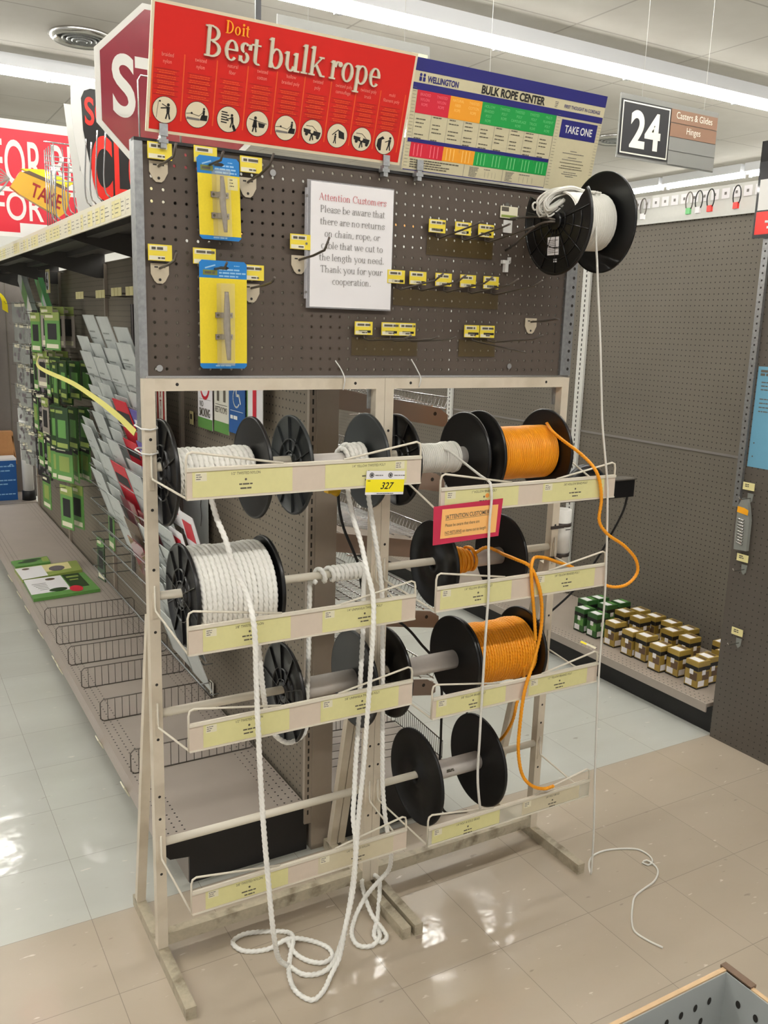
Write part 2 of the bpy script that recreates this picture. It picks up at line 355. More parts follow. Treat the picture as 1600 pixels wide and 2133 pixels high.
def thing(name, loc, label, cat, group=None):
    o = bpy.data.objects.new(name, None); COL.objects.link(o); o.location = loc; o.empty_display_size = 0.05
    WP[o.name] = Vector(loc); return tag(o, label, cat, group)
def clone(o, delta, parent=None, label=None):
    c = o.copy(); COL.objects.link(c)
    if parent is not None: c.parent = parent
    else: c.location = Vector(o.location) + Vector(delta)
    WP[c.name] = WP[o.name] + Vector(delta)
    if label: c['label'] = label
    for ch in list(o.children): clone(ch, delta, c)
    return c
def struct(g, name, m, parent=None): return g.build(name, m, parent, kind='structure')

_gc = {}
def glyphs(body, align, bold, shear):
    key = (body, align, bold, shear)
    if key not in _gc:
        c = bpy.data.curves.new('t', 'FONT'); c.body = body; c.align_x = align; c.offset = bold; c.shear = shear; c.resolution_u = 6
        o = bpy.data.objects.new('t', c); me = o.to_mesh()
        _gc[key] = ([tuple(v.co) for v in me.vertices], [tuple(p.vertices) for p in me.polygons])
        o.to_mesh_clear(); bpy.data.objects.remove(o); bpy.data.curves.remove(c)
    return _gc[key]

# a small roman (serif) alphabet drawn with stems, bowls and serifs
XH, CH = 0.45, 0.69
SER = {
 'B': (0.62, ['v.1,0,.69', 'f.1,0', 't.1,.69', 'r.25,.52,.24,.17,-90,90', 'r.25,.18,.29,.185,-90,90', 'h.12,.27,0', 'h.12,.27,.345', 'h.12,.27,.66']),
 'A': (0.66, ['d.04,0,.31,.69,0', 'd.3,.69,.55,0,1', 'h.15,.46,.24', 'k.04,0', 'k.56,0']),
 'C': (0.64, ['r.36,.345,.31,.36,50,312', 'v.55,.5,.66']),
 'D': (0.66, ['v.1,0,.69', 'f.1,0', 't.1,.69', 'r.24,.345,.36,.345,-90,90', 'h.12,.27,0', 'h.12,.27,.66']),
 'P': (0.56, ['v.1,0,.69', 'f.1,0', 't.1,.69', 'r.25,.5,.26,.19,-90,90', 'h.12,.27,.66', 'h.12,.27,.31']),
 'T': (0.6, ['v.24,0,.69', 'f.24,0', 'h.02,.58,.66', 'd.02,.66,.02,.54,0', 'd.57,.66,.57,.54,0']),
 'a': (0.46, ['r.2,.13,.16,.14,0,360', 'v.29,.02,.33', 'r.22,.32,.17,.14,0,150', 'k.38,0']),
 'b': (0.54, ['v.07,0,.69', 'g.07,.69', 'r.29,.225,.22,.24,-150,150']),
 'c': (0.44, ['r.25,.225,.21,.24,45,315']),
 'd': (0.56, ['v.36,0,.69', 'g.36,.69', 'r.24,.225,.2,.24,20,340', 'k.48,0']),
 'e': (0.47, ['r.25,.225,.21,.24,0,318', 'h.07,.43,.22']),
 'f': (0.34, ['v.1,0,.55', 'f.1,0', 'r.27,.52,.17,.17,55,180', 'h.01,.3,.42']),
 'g': (0.48, ['r.22,.29,.17,.17,0,360', 'r.22,-.06,.2,.15,0,360', 'h.32,.46,.42']),
 'h': (0.58, ['v.07,0,.69', 'f.07,0', 'g.07,.69', 'r.27,.25,.18,.2,0,160', 'v.36,0,.26', 'f.36,0']),
 'i': (0.29, ['v.09,0,.45', 'f.09,0', 'g.09,.45', 'o.14,.6']),
 'k': (0.57, ['v.07,0,.69', 'f.07,0', 'g.07,.69', 'd.17,.2,.42,.44,0', 'd.24,.27,.47,0,1', 'k.5,0', 'k.42,.43']),
 'l': (0.29, ['v.09,0,.69', 'f.09,0', 'g.09,.69']),
 'm': (0.86, ['v.07,0,.45', 'f.07,0', 'g.07,.45', 'r.25,.25,.16,.2,0,160', 'v.32,0,.26', 'f.32,0', 'r.5,.25,.16,.2,0,160', 'v.58,0,.26', 'f.58,0']),
 'n': (0.58, ['v.07,0,.45', 'f.07,0', 'g.07,.45', 'r.27,.25,.18,.2,0,160', 'v.36,0,.26', 'f.36,0']),
 'o': (0.5, ['r.25,.225,.22,.24,0,360']),
 'p': (0.55, ['v.08,-.22,.45', 'f.08,-.22', 'g.08,.45', 'r.29,.225,.22,.24,-150,150']),
 'r': (0.42, ['v.07,0,.45', 'f.07,0', 'g.07,.45', 'r.29,.27,.16,.18,40,170', 'o.37,.38']),
 's': (0.4, ['r.2,.335,.15,.125,30,255', 'r.19,.115,.16,.13,-150,80', 'v.31,.3,.43', 'v.02,.02,.15']),
 't': (0.34, ['v.09,.08,.58', 'h0,.3,.42', 'r.24,.1,.15,.11,180,300']),
 'u': (0.58, ['v.07,.12,.45', 'g.07,.45', 'r.25,.18,.18,.19,180,340', 'v.37,0,.45', 'g.37,.45', 'k.48,0']),
 'w': (0.74, ['d.04,.45,.21,0,1', 'd.21,0,.37,.45,0', 'd.35,.45,.52,0,1', 'd.52,0,.68,.45,0', 'k.06,.43', 'k.36,.43', 'k.68,.43']),
 'y': (0.52, ['d.04,.45,.27,0,1', 'd.46,.45,.2,-.2,0', 'k.05,.43', 'k.46,.43', 'o.15,-.17']),
 ',': (0.22, ['o.1,.03', 'd.13,.04,.06,-.1,0']), '.': (0.22, ['o.1,.04']), ' ': (0.25, []),
}
def serif(g, body, u, v, size, m=0, n=0.0008, w=0.1, h=0.035, align='LEFT', sx=1.0, track=0.0):
    wid = sum(SER[c][0] + track for c in body) * size * sx
    if align == 'CENTER': u -= wid / 2
    for c in body:
        adv, pr = SER[c]
        X = lambda a: u + a * size * sx
        Y = lambda a: v + a * size
        for p in pr:
            n += 1.5e-5
            k = p[0]; a = [float(q) for q in p[1:].split(',')]
            if k == 'v': g.rect(X(a[0]), X(a[0] + w), Y(a[1]), Y(a[2]), n, m)
            elif k == 'h': g.rect(X(a[0]), X(a[1]), Y(a[2]), Y(a[2] + h), n, m)
            elif k == 'f': g.rect(X(a[0] - w * .55), X(a[0] + w * 1.55), Y(a[1]), Y(a[1] + h), n, m)
            elif k == 't': g.rect(X(a[0] - w * .55), X(a[0] + w), Y(a[1] - h), Y(a[1]), n, m)
            elif k == 'g': g.poly([(X(a[0] - w * .6), Y(a[1] - h * 1.6)), (X(a[0] + w * .2), Y(a[1] - h * 2)), (X(a[0] + w), Y(a[1])), (X(a[0] - w * .1), Y(a[1] - h * .3))], n, m)
            elif k == 'k': g.rect(X(a[0] - w * .8), X(a[0] + w * .8), Y(a[1]), Y(a[1] + h), n, m)
            elif k == 'o': g.disc(X(a[0]), Y(a[1]), w * .62 * size, n, m, 10)
            elif k == 'd':
                ww = (w if a[4] else h * 1.3); g.poly([(X(a[0] - ww / 2), Y(a[1])), (X(a[0] + ww / 2), Y(a[1])), (X(a[2] + ww / 2), Y(a[3])), (X(a[2] - ww / 2), Y(a[3]))], n, m)
            elif k == 'r':
                cx, cy, rx, ry, a0, a1 = a; N_ = max(4, int(abs(a1 - a0) / 20))
                for i in range(N_):
                    q = []
                    for tt, inner in ((i, 0), (i + 1, 0), (i + 1, 1), (i, 1)):
                        th = math.radians(a0 + (a1 - a0) * tt / N_); q.append((X(cx + (rx - inner * w) * math.cos(th)), Y(cy + (ry - inner * h) * math.sin(th))))
                    g.poly(q, n, m)
        u += (adv + track) * size * sx
    return wid

def spline(pts, step=0.006):
    P = [Vector(p) for p in pts]; out = [P[0]]
    for i in range(len(P) - 1):
        p0 = P[i - 1] if i else P[0] * 2 - P[1]; p1 = P[i]; p2 = P[i + 1]; p3 = P[i + 2] if i + 2 < len(P) else P[-1] * 2 - P[-2]
        L_ = (p2 - p1).length; k = max(1, int(L_ / step))
        d1 = max((p1 - p0).length, 1e-6) ** .5; d2 = max(L_, 1e-6) ** .5; d3 = max((p3 - p2).length, 1e-6) ** .5
        m1 = (p1 - p0) / d1 ** 2 * d2 ** 2 if False else ((p2 - p1) / d2 - (p2 - p0) / (d1 + d2) + (p1 - p0) / d1) * d2
        m2 = ((p3 - p2) / d3 - (p3 - p1) / (d2 + d3) + (p2 - p1) / d2) * d2
        for j in range(1, k + 1):
            t = j / k; t2 = t * t; t3 = t2 * t
            out.append(p1 * (2 * t3 - 3 * t2 + 1) + m1 * (t3 - 2 * t2 + t) + p2 * (-2 * t3 + 3 * t2) + m2 * (t3 - t2))
    return out

# ------------------------------------------------------------------ the room
g = G().box(-7, 13, -6, 10, -0.05, 0.0); struct(g, 'floor', 'floor')
g = G().box(-7, 13, -6, 10, 3.6, 3.66); struct(g, 'ceiling', 'ceil')
M['wallpaint'] = mat('grey_white_wall_paint', (206, 206, 200), 0.7, noise=0.02)
g = G().box(-7, 13, 10.0, 10.1, 0, 3.6); struct(g, 'wall_back', 'wallpaint')
g = G().box(13, 13.1, -6, 10, 0, 3.6); struct(g, 'wall_right', 'wallpaint')

# fluorescent strip fixtures
def fixture(x, y, along, label, group):
    L_ = 1.22
    t = thing('fluorescent_fixture', (x, y, 3.6), label, 'ceiling light', group)
    dx, dy = (1, 0) if along == 'X' else (0, 1)
    def b(g_, a0, a1, w0, w1, z0, z1):
        if along == 'X': g_.box(x + a0, x + a1, y + w0, y + w1, z0, z1)
        else: g_.box(x + w0, x + w1, y + a0, y + a1, z0, z1)
    g = G(); b(g, -L_ / 2, L_ / 2, -0.10, 0.10, 3.505, 3.6)
    g.build('housing', 'ceil_trim', t)
    for e in (-1, 1):
        g = G(); b(g, e * (L_ / 2 - 0.014) - 0.012, e * (L_ / 2 - 0.014) + 0.012, -0.014, 0.014, 3.445, 3.52); g.build('lamp_holder', 'ceil_trim', t)
    a = Vector((x - dx * (L_ / 2 - 0.03), y - dy * (L_ / 2 - 0.03), 3.478)); c = Vector((x + dx * (L_ / 2 - 0.03), y + dy * (L_ / 2 - 0.03), 3.478))
    G().tube([a, c], 0.024, 10).build('tube', 'tube', t)
for k in range(-3, 7):
    fixture(3.38 + 1.22 * (k - 0.5), 3.36, 'X', 'fluorescent strip light in the long row crossing the ceiling above the number 24 sign', 'strip lights in the row behind the numbered aisle sign')
for k in range(-5, 4):
    fixture(0.96 + 1.22 * (k - 0.5), 6.2, 'X', 'fluorescent strip light in the farther row above the red rental sign', 'strip lights in the far row')
for k in range(-3, 4):
    fixture(8.8, 5.56 + 1.28 * (k - 0.5), 'Y', 'fluorescent strip light in the row running away above the bare shelving', 'strip lights running along the right-hand side')
for k in range(-3, 4):
    fixture(0.9 + 1.22 * (k - 0.5), 0.5, 'X', 'fluorescent strip light overhead, above the rope rack', 'strip lights above the rope rack')
for k in range(-3, 4):
    fixture(0.9 + 1.22 * (k - 0.5), -2.36, 'X', 'fluorescent strip light over the aisle in front of the rope rack', 'strip lights over the front aisle')

# round ceiling air diffusers
def diffuser(x, y, label):
    t = thing('ceiling_diffuser', (x, y, 3.6), label, 'air vent')
    G().lathe([(0.225, -0.0), (0.235, -0.012), (0.2, -0.045), (0.165, -0.02), (0.165, -0.0)], (x, y, 3.6), 'Z', 40).build('outer_cone', 'steel', t)
    for r in (0.135, 0.1, 0.065, 0.032):
        G().lathe([(r, -0.012), (r + 0.008, -0.03 - (0.14 - r) * 0.15), (r, -0.036 - (0.14 - r) * 0.15), (r - 0.005, -0.014)], (x, y, 3.6), 'Z', 32).build('ring', 'galv', t)
    G().lathe([(0.165, -0.004), (0.0001, -0.004)], (x, y, 3.6), 'Z', 24, 0, False).build('throat', 'kick', t)
diffuser(1.03, 5.3, 'round chrome ring air diffuser in the ceiling above the red octagonal sign')
diffuser(6.53, 5.47, 'round metal air diffuser half hidden behind the number 24 aisle sign')

# ------------------------------------------------------------------ gondola the rack stands against (spine at x .54-.61)
def upright(x0, x1, y, z0, z1, face_dir, label, group=None, name='slotted_upright'):
    t = thing(name, ((x0 + x1) / 2, y, z0), label, 'shelf upright', group)
    g = G(); g.box(x0, x1, y, y + 0.03, z0, z1); g.build('post', 'beige_post', t)
    return t
t = thing('gondola_end_post', (0.573, 0.245, 0), 'wide beige end post of the shelving run, seen through the rope rack', 'shelf upright')
G().box(0.545, 0.612, 0.243, 0.275, 0.0, 1.85).build('post', 'beige_post', t)
g = G().box(0.523, 0.545, 0.247, 0.262, 0.09, 1.85); s_ = g.build('slotted_strip', 'beige_post', t)
g = G().frame((0.523, 0.2465, 0), (1, 0, 0), (0, 0, 1))
for i in range(66): g.rect(0.0085, 0.0135, 0.12 + i * 0.0254, 0.135 + i * 0.0254, 0.0)
g.build('slot', 'screw', s_, label='row of dark slots')
G().box(0.5, 0.66, 0.3, 0.34, 0.0, 0.03).build('foot', 'kick', t)

G().box(0.552, 0.606, 0.275, 5.2, 0.12, 1.85).build('pegboard_divider', 'peg_spine', label='long taupe pegboard divider running back from the rope rack', cat='pegboard')
for i, y in enumerate((1.47, 2.69, 3.91, 5.13)):
    g = G().box(0.536, 0.551, y - 0.013, y + 0.013, 0.13, 1.84)
    g.build('slotted_upright', 'beige_post', label='slim beige slotted upright on the long divider, %s' % ('beside the wire sign card rack', 'behind the green packets', 'among the clear packs at the far end', 'at the very end by the white tube')[i], cat='shelf upright', group='uprights on the long divider')

# base shelf, left side
t = thing('base_shelf', (0.32, 2.7, 0), 'long beige punched steel base shelf with wire dividers, black end', 'shelf')
G().box(0.1, 0.535, 0.262, 5.22, 0.128, 0.146).build('shelf_deck', 'peg_shelf', t)
g = G(); g.add([(0.1, 0.262, 0.146), (0.1, 5.22, 0.146), (0.088, 5.22, 0.118), (0.088, 0.262, 0.118), (0.118, 5.22, 0.108), (0.118, 0.262, 0.108)], [(0, 1, 2, 3), (3, 2, 4, 5)])
g.build('front_lip', 'beige', t)
g = G().frame((0.105, 0.26, 0.0)); g.prism([(-0.017, 0.118), (-0.005, 0.146), (0.43, 0.146), (0.43, 0.0), (0.062, 0.0), (0.062, 0.085), (0.006, 0.092)], 0.0, 0.006)
g.build('end_plate', 'kick', t)
G().box(0.165, 0.175, 0.262, 5.22, 0.0, 0.128).build('kickplate', 'beige', t)
# right side of the same run
t = thing('base_shelf', (0.86, 2.7, 0), 'base shelf on the far side of the divider, dark end behind the empty black spool', 'shelf')
G().box(0.64, 1.07, 0.262, 5.22, 0.128, 0.146).build('shelf_deck', 'beige', t)
G().box(0.645, 1.02, 0.254, 0.262, 0.0, 0.14).build('end_plate', 'kick', t)
G().box(1.02, 1.03, 0.262, 5.22, 0.0, 0.128).build('kickplate', 'kick', t)

# wire dividers standing across the base shelf
def fence(x0, x1, y, z0, h, label):
    t = thing('wire_divider', ((x0 + x1) / 2, y, z0), label, 'shelf divider', 'wire dividers across the base shelf')
    g = G(); c = 0.012
    g.tube([(x0, y, z0 + c), (x0, y, z0 + h - c), (x0 + c, y, z0 + h), (x1 - c, y, z0 + h), (x1, y, z0 + h - c), (x1, y, z0 + c), (x1 - c, y, z0 + 0.002), (x0 + c, y, z0 + 0.002)], 0.0022, 6, closed=True)
    g.build('frame', 'dkmetal', t)
    g = G(); n = int((x1 - x0) / 0.026)
    for i in range(1, n): g.tube([(x0 + (x1 - x0) * i / n, y, z0 + 0.003), (x0 + (x1 - x0) * i / n, y, z0 + h - 0.001)], 0.0013, 4)
    g.build('grid_wires', 'dkmetal', t)
nm = ['nearest the green and white packets', 'second in line from the packets', 'third in line from the packets', 'fourth in line from the packets', 'fifth in line from the packets', 'nearest the black shelf end']
for i, y in enumerate((2.255, 1.967, 1.697, 1.434, 1.107, 0.68)):
    fence(0.112, 0.53, y, 0.146, 0.085, 'thin steel wire divider across the base shelf, ' + nm[i])

# price clips along the shelf lip
cl = ['farthest along the lip', 'second farthest along the lip', 'third farthest along the lip', 'beside the first wire divider', 'of two close together', 'nearer of two close together', 'by the fifth wire divider', 'nearest the rack foot']
for i, y in enumerate((3.22, 2.874, 2.605, 2.213, 1.844, 1.736, 0.998, 0.641)):
    g = G().frame((0.088, y, 0.118), (0, -1, 0), Vector((-0.45, 0, 0.9)))
    g.lbox(-0.022, 0.022, -0.012, 0.026, 0.001, 0.005); g.rect(-0.02, 0.02, -0.01, 0.006, 0.0056, 1)
    g.build('price_clip', ['tagwhite', 'strip2'], label='small pale price clip on the base shelf edge, ' + cl[i], cat='price tag', group='price clips on the base shelf edge')

# seed packets lying on the base shelf
def quadbox(c, z0, z1):                      # four corners going round
    g = G(); vs = [(p[0], p[1], z0) for p in c] + [(p[0], p[1], z1) for p in c]
    g.add(vs, [(3, 2, 1, 0), (4, 5, 6, 7)] + [(i, (i + 1) % 4, 4 + (i + 1) % 4, 4 + i) for i in range(4)]); return g
def lerp2(c, a, b):                          # a across (corner0->1), b down (corner0->3)
    p = [c[0][i] * (1 - a) * (1 - b) + c[1][i] * a * (1 - b) + c[2][i] * a * b + c[3][i] * (1 - a) * b for i in (0, 1)]; return p
def qrect(g, c, a0, a1, b0, b1, z, m):
    P = [lerp2(c, a0, b0), lerp2(c, a1, b0), lerp2(c, a1, b1), lerp2(c, a0, b1)]; g.add([(p[0], p[1], z) for p in P], [(3, 2, 1, 0)], m)
def qell(g, c, a, b, ra, rb, z, m):
    g.add([(*lerp2(c, a + ra * math.cos(k * math.pi / 8), b + rb * math.sin(k * math.pi / 8)), z) for k in range(15, -1, -1)], [tuple(range(16))], m)
pa = [(0.124, 3.008), (0.45, 3.042), (0.46, 2.685), (0.12, 2.644)]
g = quadbox(pa, 0.147, 0.163); qrect(g, pa, 0, 0.6, 0, 0.8, 0.1636, 1); qrect(g, pa, 0.62, 0.9, 0, 0.75, 0.1636, 2); qell(g, pa, 0.68, 0.8, 0.1, 0.16, 0.1642, 3)
qell(g, pa, 0.42, 0.72, 0.14, 0.09, 0.1642, 2); qell(g, pa, 0.4, 0.14, 0.08, 0.06, 0.1642, 4)
for k in range(5): qrect(g, pa, 0.08 + 0.02 * k, 0.3, 0.3 + k * 0.08, 0.32 + k * 0.08, 0.1642, 5)
qrect(g, pa, 0.66, 0.86, 0.12, 0.2, 0.1642, 6); qrect(g, pa, 0.68, 0.82, 0.3, 0.36, 0.1642, 6)
g.build('seed_packet', ['green', 'paper', 'dkgreen', 'prt_red', 'brown_box', 'grey_ink', 'ygreen'], label='white and green packet with dark red motif lying nearest on the base shelf', cat='packet')
pb = [(0.112, 3.259), (0.46, 3.304), (0.45, 3.09), (0.12, 3.01)]
g = quadbox(pb, 0.147, 0.166); qrect(g, pb, 0, 0.42, 0.05, 1, 0.1666, 1); qrect(g, pb, 0.42, 0.85, 0.05, 0.7, 0.1666, 2); qell(g, pb, 0.62, 0.5, 0.13, 0.24, 0.1672, 3); qell(g, pb, 0.15, 0.2, 0.06, 0.08, 0.1672, 4)
g.build('seed_packet', ['ygreen', 'paper', 'strip2', 'zinc', 'brown_box'], label='white and yellow green packet with a grey picture, middle one on the base shelf', cat='packet')
pc = [(0.12, 3.46), (0.328, 3.5), (0.322, 3.353), (0.126, 3.325)]
g = quadbox(pc, 0.147, 0.158); qell(g, pc, 0.4, 0.5, 0.28, 0.16, 0.1586, 1); qell(g, pc, 0.55, 0.25, 0.28, 0.12, 0.1586, 1); qrect(g, pc, 0.8, 0.98, 0.1, 0.8, 0.1586, 2)
g.build('seed_packet', ['green', 'dkgreen', 'ygreen'], label='small green packet farthest along the base shelf', cat='packet')

# top shelf with price strip
t = thing('top_shelf', (0.32, 2.6, 1.84), 'grey top shelf with a cream price label strip along its edge', 'shelf')
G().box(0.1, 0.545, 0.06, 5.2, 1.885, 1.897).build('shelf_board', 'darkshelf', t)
G().box(0.09, 0.096, 0.055, 5.2, 1.838, 1.9).build('price_strip', 'strip', t)
g = G().frame((0.0895, 5.2, 1.838), (0, -1, 0), (0, 0, 1)); u = 0.05
while u < 5.0:
    w = random.uniform(0.028, 0.07); m = random.choice((0, 1, 1, 0, 1)); g.rect(u, u + w, 0.006, 0.05, 0.0, m)
    if random.random() < 0.75: g.bars(u + 0.003, u + w - 0.003, 0.012, 0.045, 3, 0.0022, 2, 0.0004)
    u += w + random.choice((0.002, 0.002, 0.012))
g.build('shelf_label', ['tagwhite', 'strip2', 'grey_ink'], t)
for y in (0.3, 1.47, 2.69, 3.91, 5.1):
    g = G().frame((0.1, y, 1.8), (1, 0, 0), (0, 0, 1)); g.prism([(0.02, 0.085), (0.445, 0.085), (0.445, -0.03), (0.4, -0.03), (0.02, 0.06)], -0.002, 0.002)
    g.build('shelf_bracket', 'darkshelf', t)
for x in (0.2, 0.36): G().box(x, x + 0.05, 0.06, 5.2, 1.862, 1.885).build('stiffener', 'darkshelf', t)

# ------------------------------------------------------------------ pegboard end panel
t = thing('end_pegboard', (0.61, 0.03, 1.456), 'dark brown pegboard panel across the top of the rope display', 'pegboard')
G().box(0.018, 1.205, 0.020, 0.0235, 1.458, 1.948).build('board', 'peg_end', t)
g = G(); g.box(0.0, 0.018, 0.013, 0.05, 1.31, 1.952); g.build('edge_post', 'galv', t, label='galvanised corner post with slots')
g = G(); g.box(1.205, 1.243, 0.012, 0.05, 1.456, 1.945); g.build('edge_post', 'galv', t)
g = G().frame((1.205, 0.0118, 1.456))
for i in range(18): g.disc(0.027, 0.02 + i * 0.0254, 0.0045, 0.0, 0, 10)
g.build('edge_slot', 'screw', t)
G().box(0.0, 1.24, 0.012, 0.035, 1.9465, 1.953).build('top_rail', 'kick', t)
G().box(0.012, 1.235, 0.010, 0.035, 1.452, 1.4585).build('bottom_rail', 'steel', t)
g = G().frame((0, 0.0185, 0))
for u, v in ((0.315, 1.915), (1.024, 1.483), (0.045, 1.475), (0.985, 1.905)): g.disc(u, v, 0.0075, 0.002, 0, 12)
g.build('panel_rivet', 'steel', t)

# fluted price hooks on the panel
YB = 0.0198
def tagcard(g, u, v, w, h):
    g.lbox(u - w / 2, u + w / 2, v - h / 2, v + h / 2, 0.014, 0.0155, 0)
    g.rect(u - w * 0.44, u + w * 0.3, v + h * 0.12, v + h * 0.42, 0.016, 1); g.bars(u - w * 0.36, u + w * 0.25, v + h * 0.16, v + h * 0.36, 1, h * 0.16, 2, 0.0165, 1.4)
    g.rect(u - w * 0.46, u + w * 0.2, v - h * 0.46, v - h * 0.2, 0.016, 1); g.bars(u - w * 0.1, u + w * 0.2, v - h * 0.42, v - h * 0.24, 1, h * 0.1, 2, 0.0165, 1.4)
def peghook(x, z, L_, label, tagpos=None, plate=True, rise=0.01, tip=0.012, tw=0.052, th=0.034, flip=False, name='peg_hook', drop=0.0, lat=0.0, group='peg hooks on the end panel'):
    t = thing(name, (x, 0.02, z), label, 'display hook', group)
    y0 = 0.019
    if flip:
        G().tube([(x, y0, z + 0.028), (x, y0 - 0.012, z + 0.024), (x, y0 - 0.012, z + 0.004), (x + lat * .2, y0 - 0.03, z), (x + lat, y0 - L_ * .85, z + rise), (x + lat * 1.1, y0 - L_, z + rise + tip)], 0.0023, 6).build('wire', 'dkmetal', t)
        G().box(x - 0.017, x + 0.017, y0 - 0.016, y0 - 0.001, z + 0.018, z + 0.024).build('hook_plate', 'kick', t)
    else:
        G().tube([(x, y0 - 0.001, z), (x + lat * .5, y0 - L_ * .5, z + rise * .4), (x + lat, y0 - L_ * .86, z + rise), (x + lat, y0 - L_, z + rise + tip)], 0.0028, 6).build('wire', 'dkmetal', t)
    if plate:
        g = G().frame((x, y0 - 0.001, z)); k = 0.02
        g.prism([(-k, 0.010), (-k, -0.012), (-k * .6, -0.027), (-0.006, -0.032), (0.006, -0.032), (k * .6, -0.027), (k, -0.012), (k, 0.010)], 0.0, 0.0025, 0)
        g.disc(0, -0.024, 0.0032, 0.003, 1, 8); g.rect(-0.012, -0.004, 0.001, 0.004, 0.003, 1); g.rect(0.004, 0.012, 0.001, 0.004, 0.003, 1)
        g.build('hook_plate', ['hookplate', 'screw'], t)
    if tagpos:
        g = G().frame((0, y0, 0)); tagcard(g, tagpos[0], tagpos[1], tw, th); g.build('price_tag', ['ytag', 'tagwhite', 'ink'], t)
    return t
peghook(0.052, 1.9, 0.13, 'thick peg hook at the top corner of the panel, yellow tag above its beige plate', (0.052, 1.929), rise=.005, tip=.022)
peghook(0.158, 1.912, 0.11, 'thick peg hook holding the upper blue and yellow cleat card', (0.152, 1.933), plate=False, rise=.0, tip=.015)
peghook(0.254, 1.888, 0.15, 'thick peg hook just past the upper cleat card, half-hidden yellow tag', (0.257, 1.924), rise=.02, tip=.02)
peghook(0.05, 1.69, 0.13, 'thick peg hook in the second row below the corner hook, yellow tag', (0.048, 1.722), rise=.012, tip=.015)
peghook(0.168, 1.695, 0.1, 'thick peg hook holding the lower blue and yellow cleat card', (0.147, 1.721), plate=False, rise=.0, tip=.01)
peghook(0.262, 1.658, 0.14, 'thick peg hook beside the lower cleat card, plate half covered', (0.262, 1.692), rise=.01, tip=.01)
peghook(0.382, 1.728, 0.16, 'thick peg hook reaching across the no-returns notice', (0.379, 1.768), rise=.015, tip=.025)
pos = ['closest to the notice', 'in the middle', 'closest to the hanging spool']
for i, x in enumerate((0.758, 0.838, 0.911)):
    peghook(x, 1.803 + 0.0005 * i, 0.21, 'thin flip-tag hook in the highest row of three, the one ' + pos[i], (x, 1.833), False, 0.02, 0.006, 0.05, 0.032, True)
pos = ['partly behind the notice', 'next to the notice', 'in the middle of the row', 'second from the end of the row', 'nearest the hanging spool']
for i, x in enumerate((0.642, 0.706, 0.784, 0.861, 0.936)):
    peghook(x + 0.004, 1.672, 0.22, 'thin flip-tag hook in the row of five, ' + pos[i], (x, 1.703), False, 0.018, 0.014, 0.05, 0.032, True)
pos = ['below the edge of the notice', 'the middle one', 'its tag overlapping its neighbour']
for i, x in enumerate((0.553, 0.629, 0.679)):
    peghook(x + 0.003, 1.546, 0.2, 'thin flip-tag hook in the lowest row of three, ' + pos[i], (x, 1.575), False, 0.008, 0.008, 0.05, 0.032, True, lat=0.02)
for i, x in enumerate((0.881, 0.932)):
    peghook(x + 0.005, 1.548, 0.2, 'thin bent flip-tag hook in the lowest pair, ' + ('the one whose wire sags', 'the one whose wire curves up')[i], (x, 1.575), False, (-0.018, 0.012)[i], (-.002, 0.012)[i], 0.048, 0.032, True, lat=0.03)
peghook(1.09, 1.605, 0.12, 'single peg hook without a tag low on the panel near its edge', None, True, 0.008, 0.0)
for x0, x1, z0, z1, nm in ((0.737, 0.945, 1.763, 1.81, 'below the highest row of three hooks'), (0.642, 0.972, 1.634, 1.675, 'below the row of five hooks'), (0.527, 0.72, 1.508, 1.553, 'below the lowest row of three hooks'), (0.85, 0.97, 1.508, 1.553, 'below the lowest pair of hooks')):
    G().box(x0, x1, 0.0165, 0.0172, z0, z1).build('film_strip', 'sheet', label='strip of amber clear film stuck on the panel ' + nm, cat='film strip', group='amber film strips on the panel')
# odd tag holder, loose clips
g = G().frame((0, 0.0185, 0)); g.lbox(0.963, 1.02, 1.872, 1.902, 0.002, 0.0035, 0); g.rect(0.966, 0.99, 1.889, 1.9, 0.004, 1); g.rect(0.966, 1.016, 1.874, 1.88, 0.004, 2)
g.build('price_tag', ['tagwhite', 'ink', 'ygreen'], label='pale greenish price tag on the panel next to the hanging spool', cat='price tag')
g = G().frame((0, 0.0185, 0)); g.lbox(0.975, 1.0, 1.755, 1.764, 0, 0.01); g.lbox(0.983, 0.993, 1.733, 1.755, 0, 0.012); g.lbox(0.997, 1.002, 1.758, 1.772, 0, 0.01)
g.build('peg_clip', 'white', label='small white plastic peg clip in the pegboard below the spool', cat='clip')

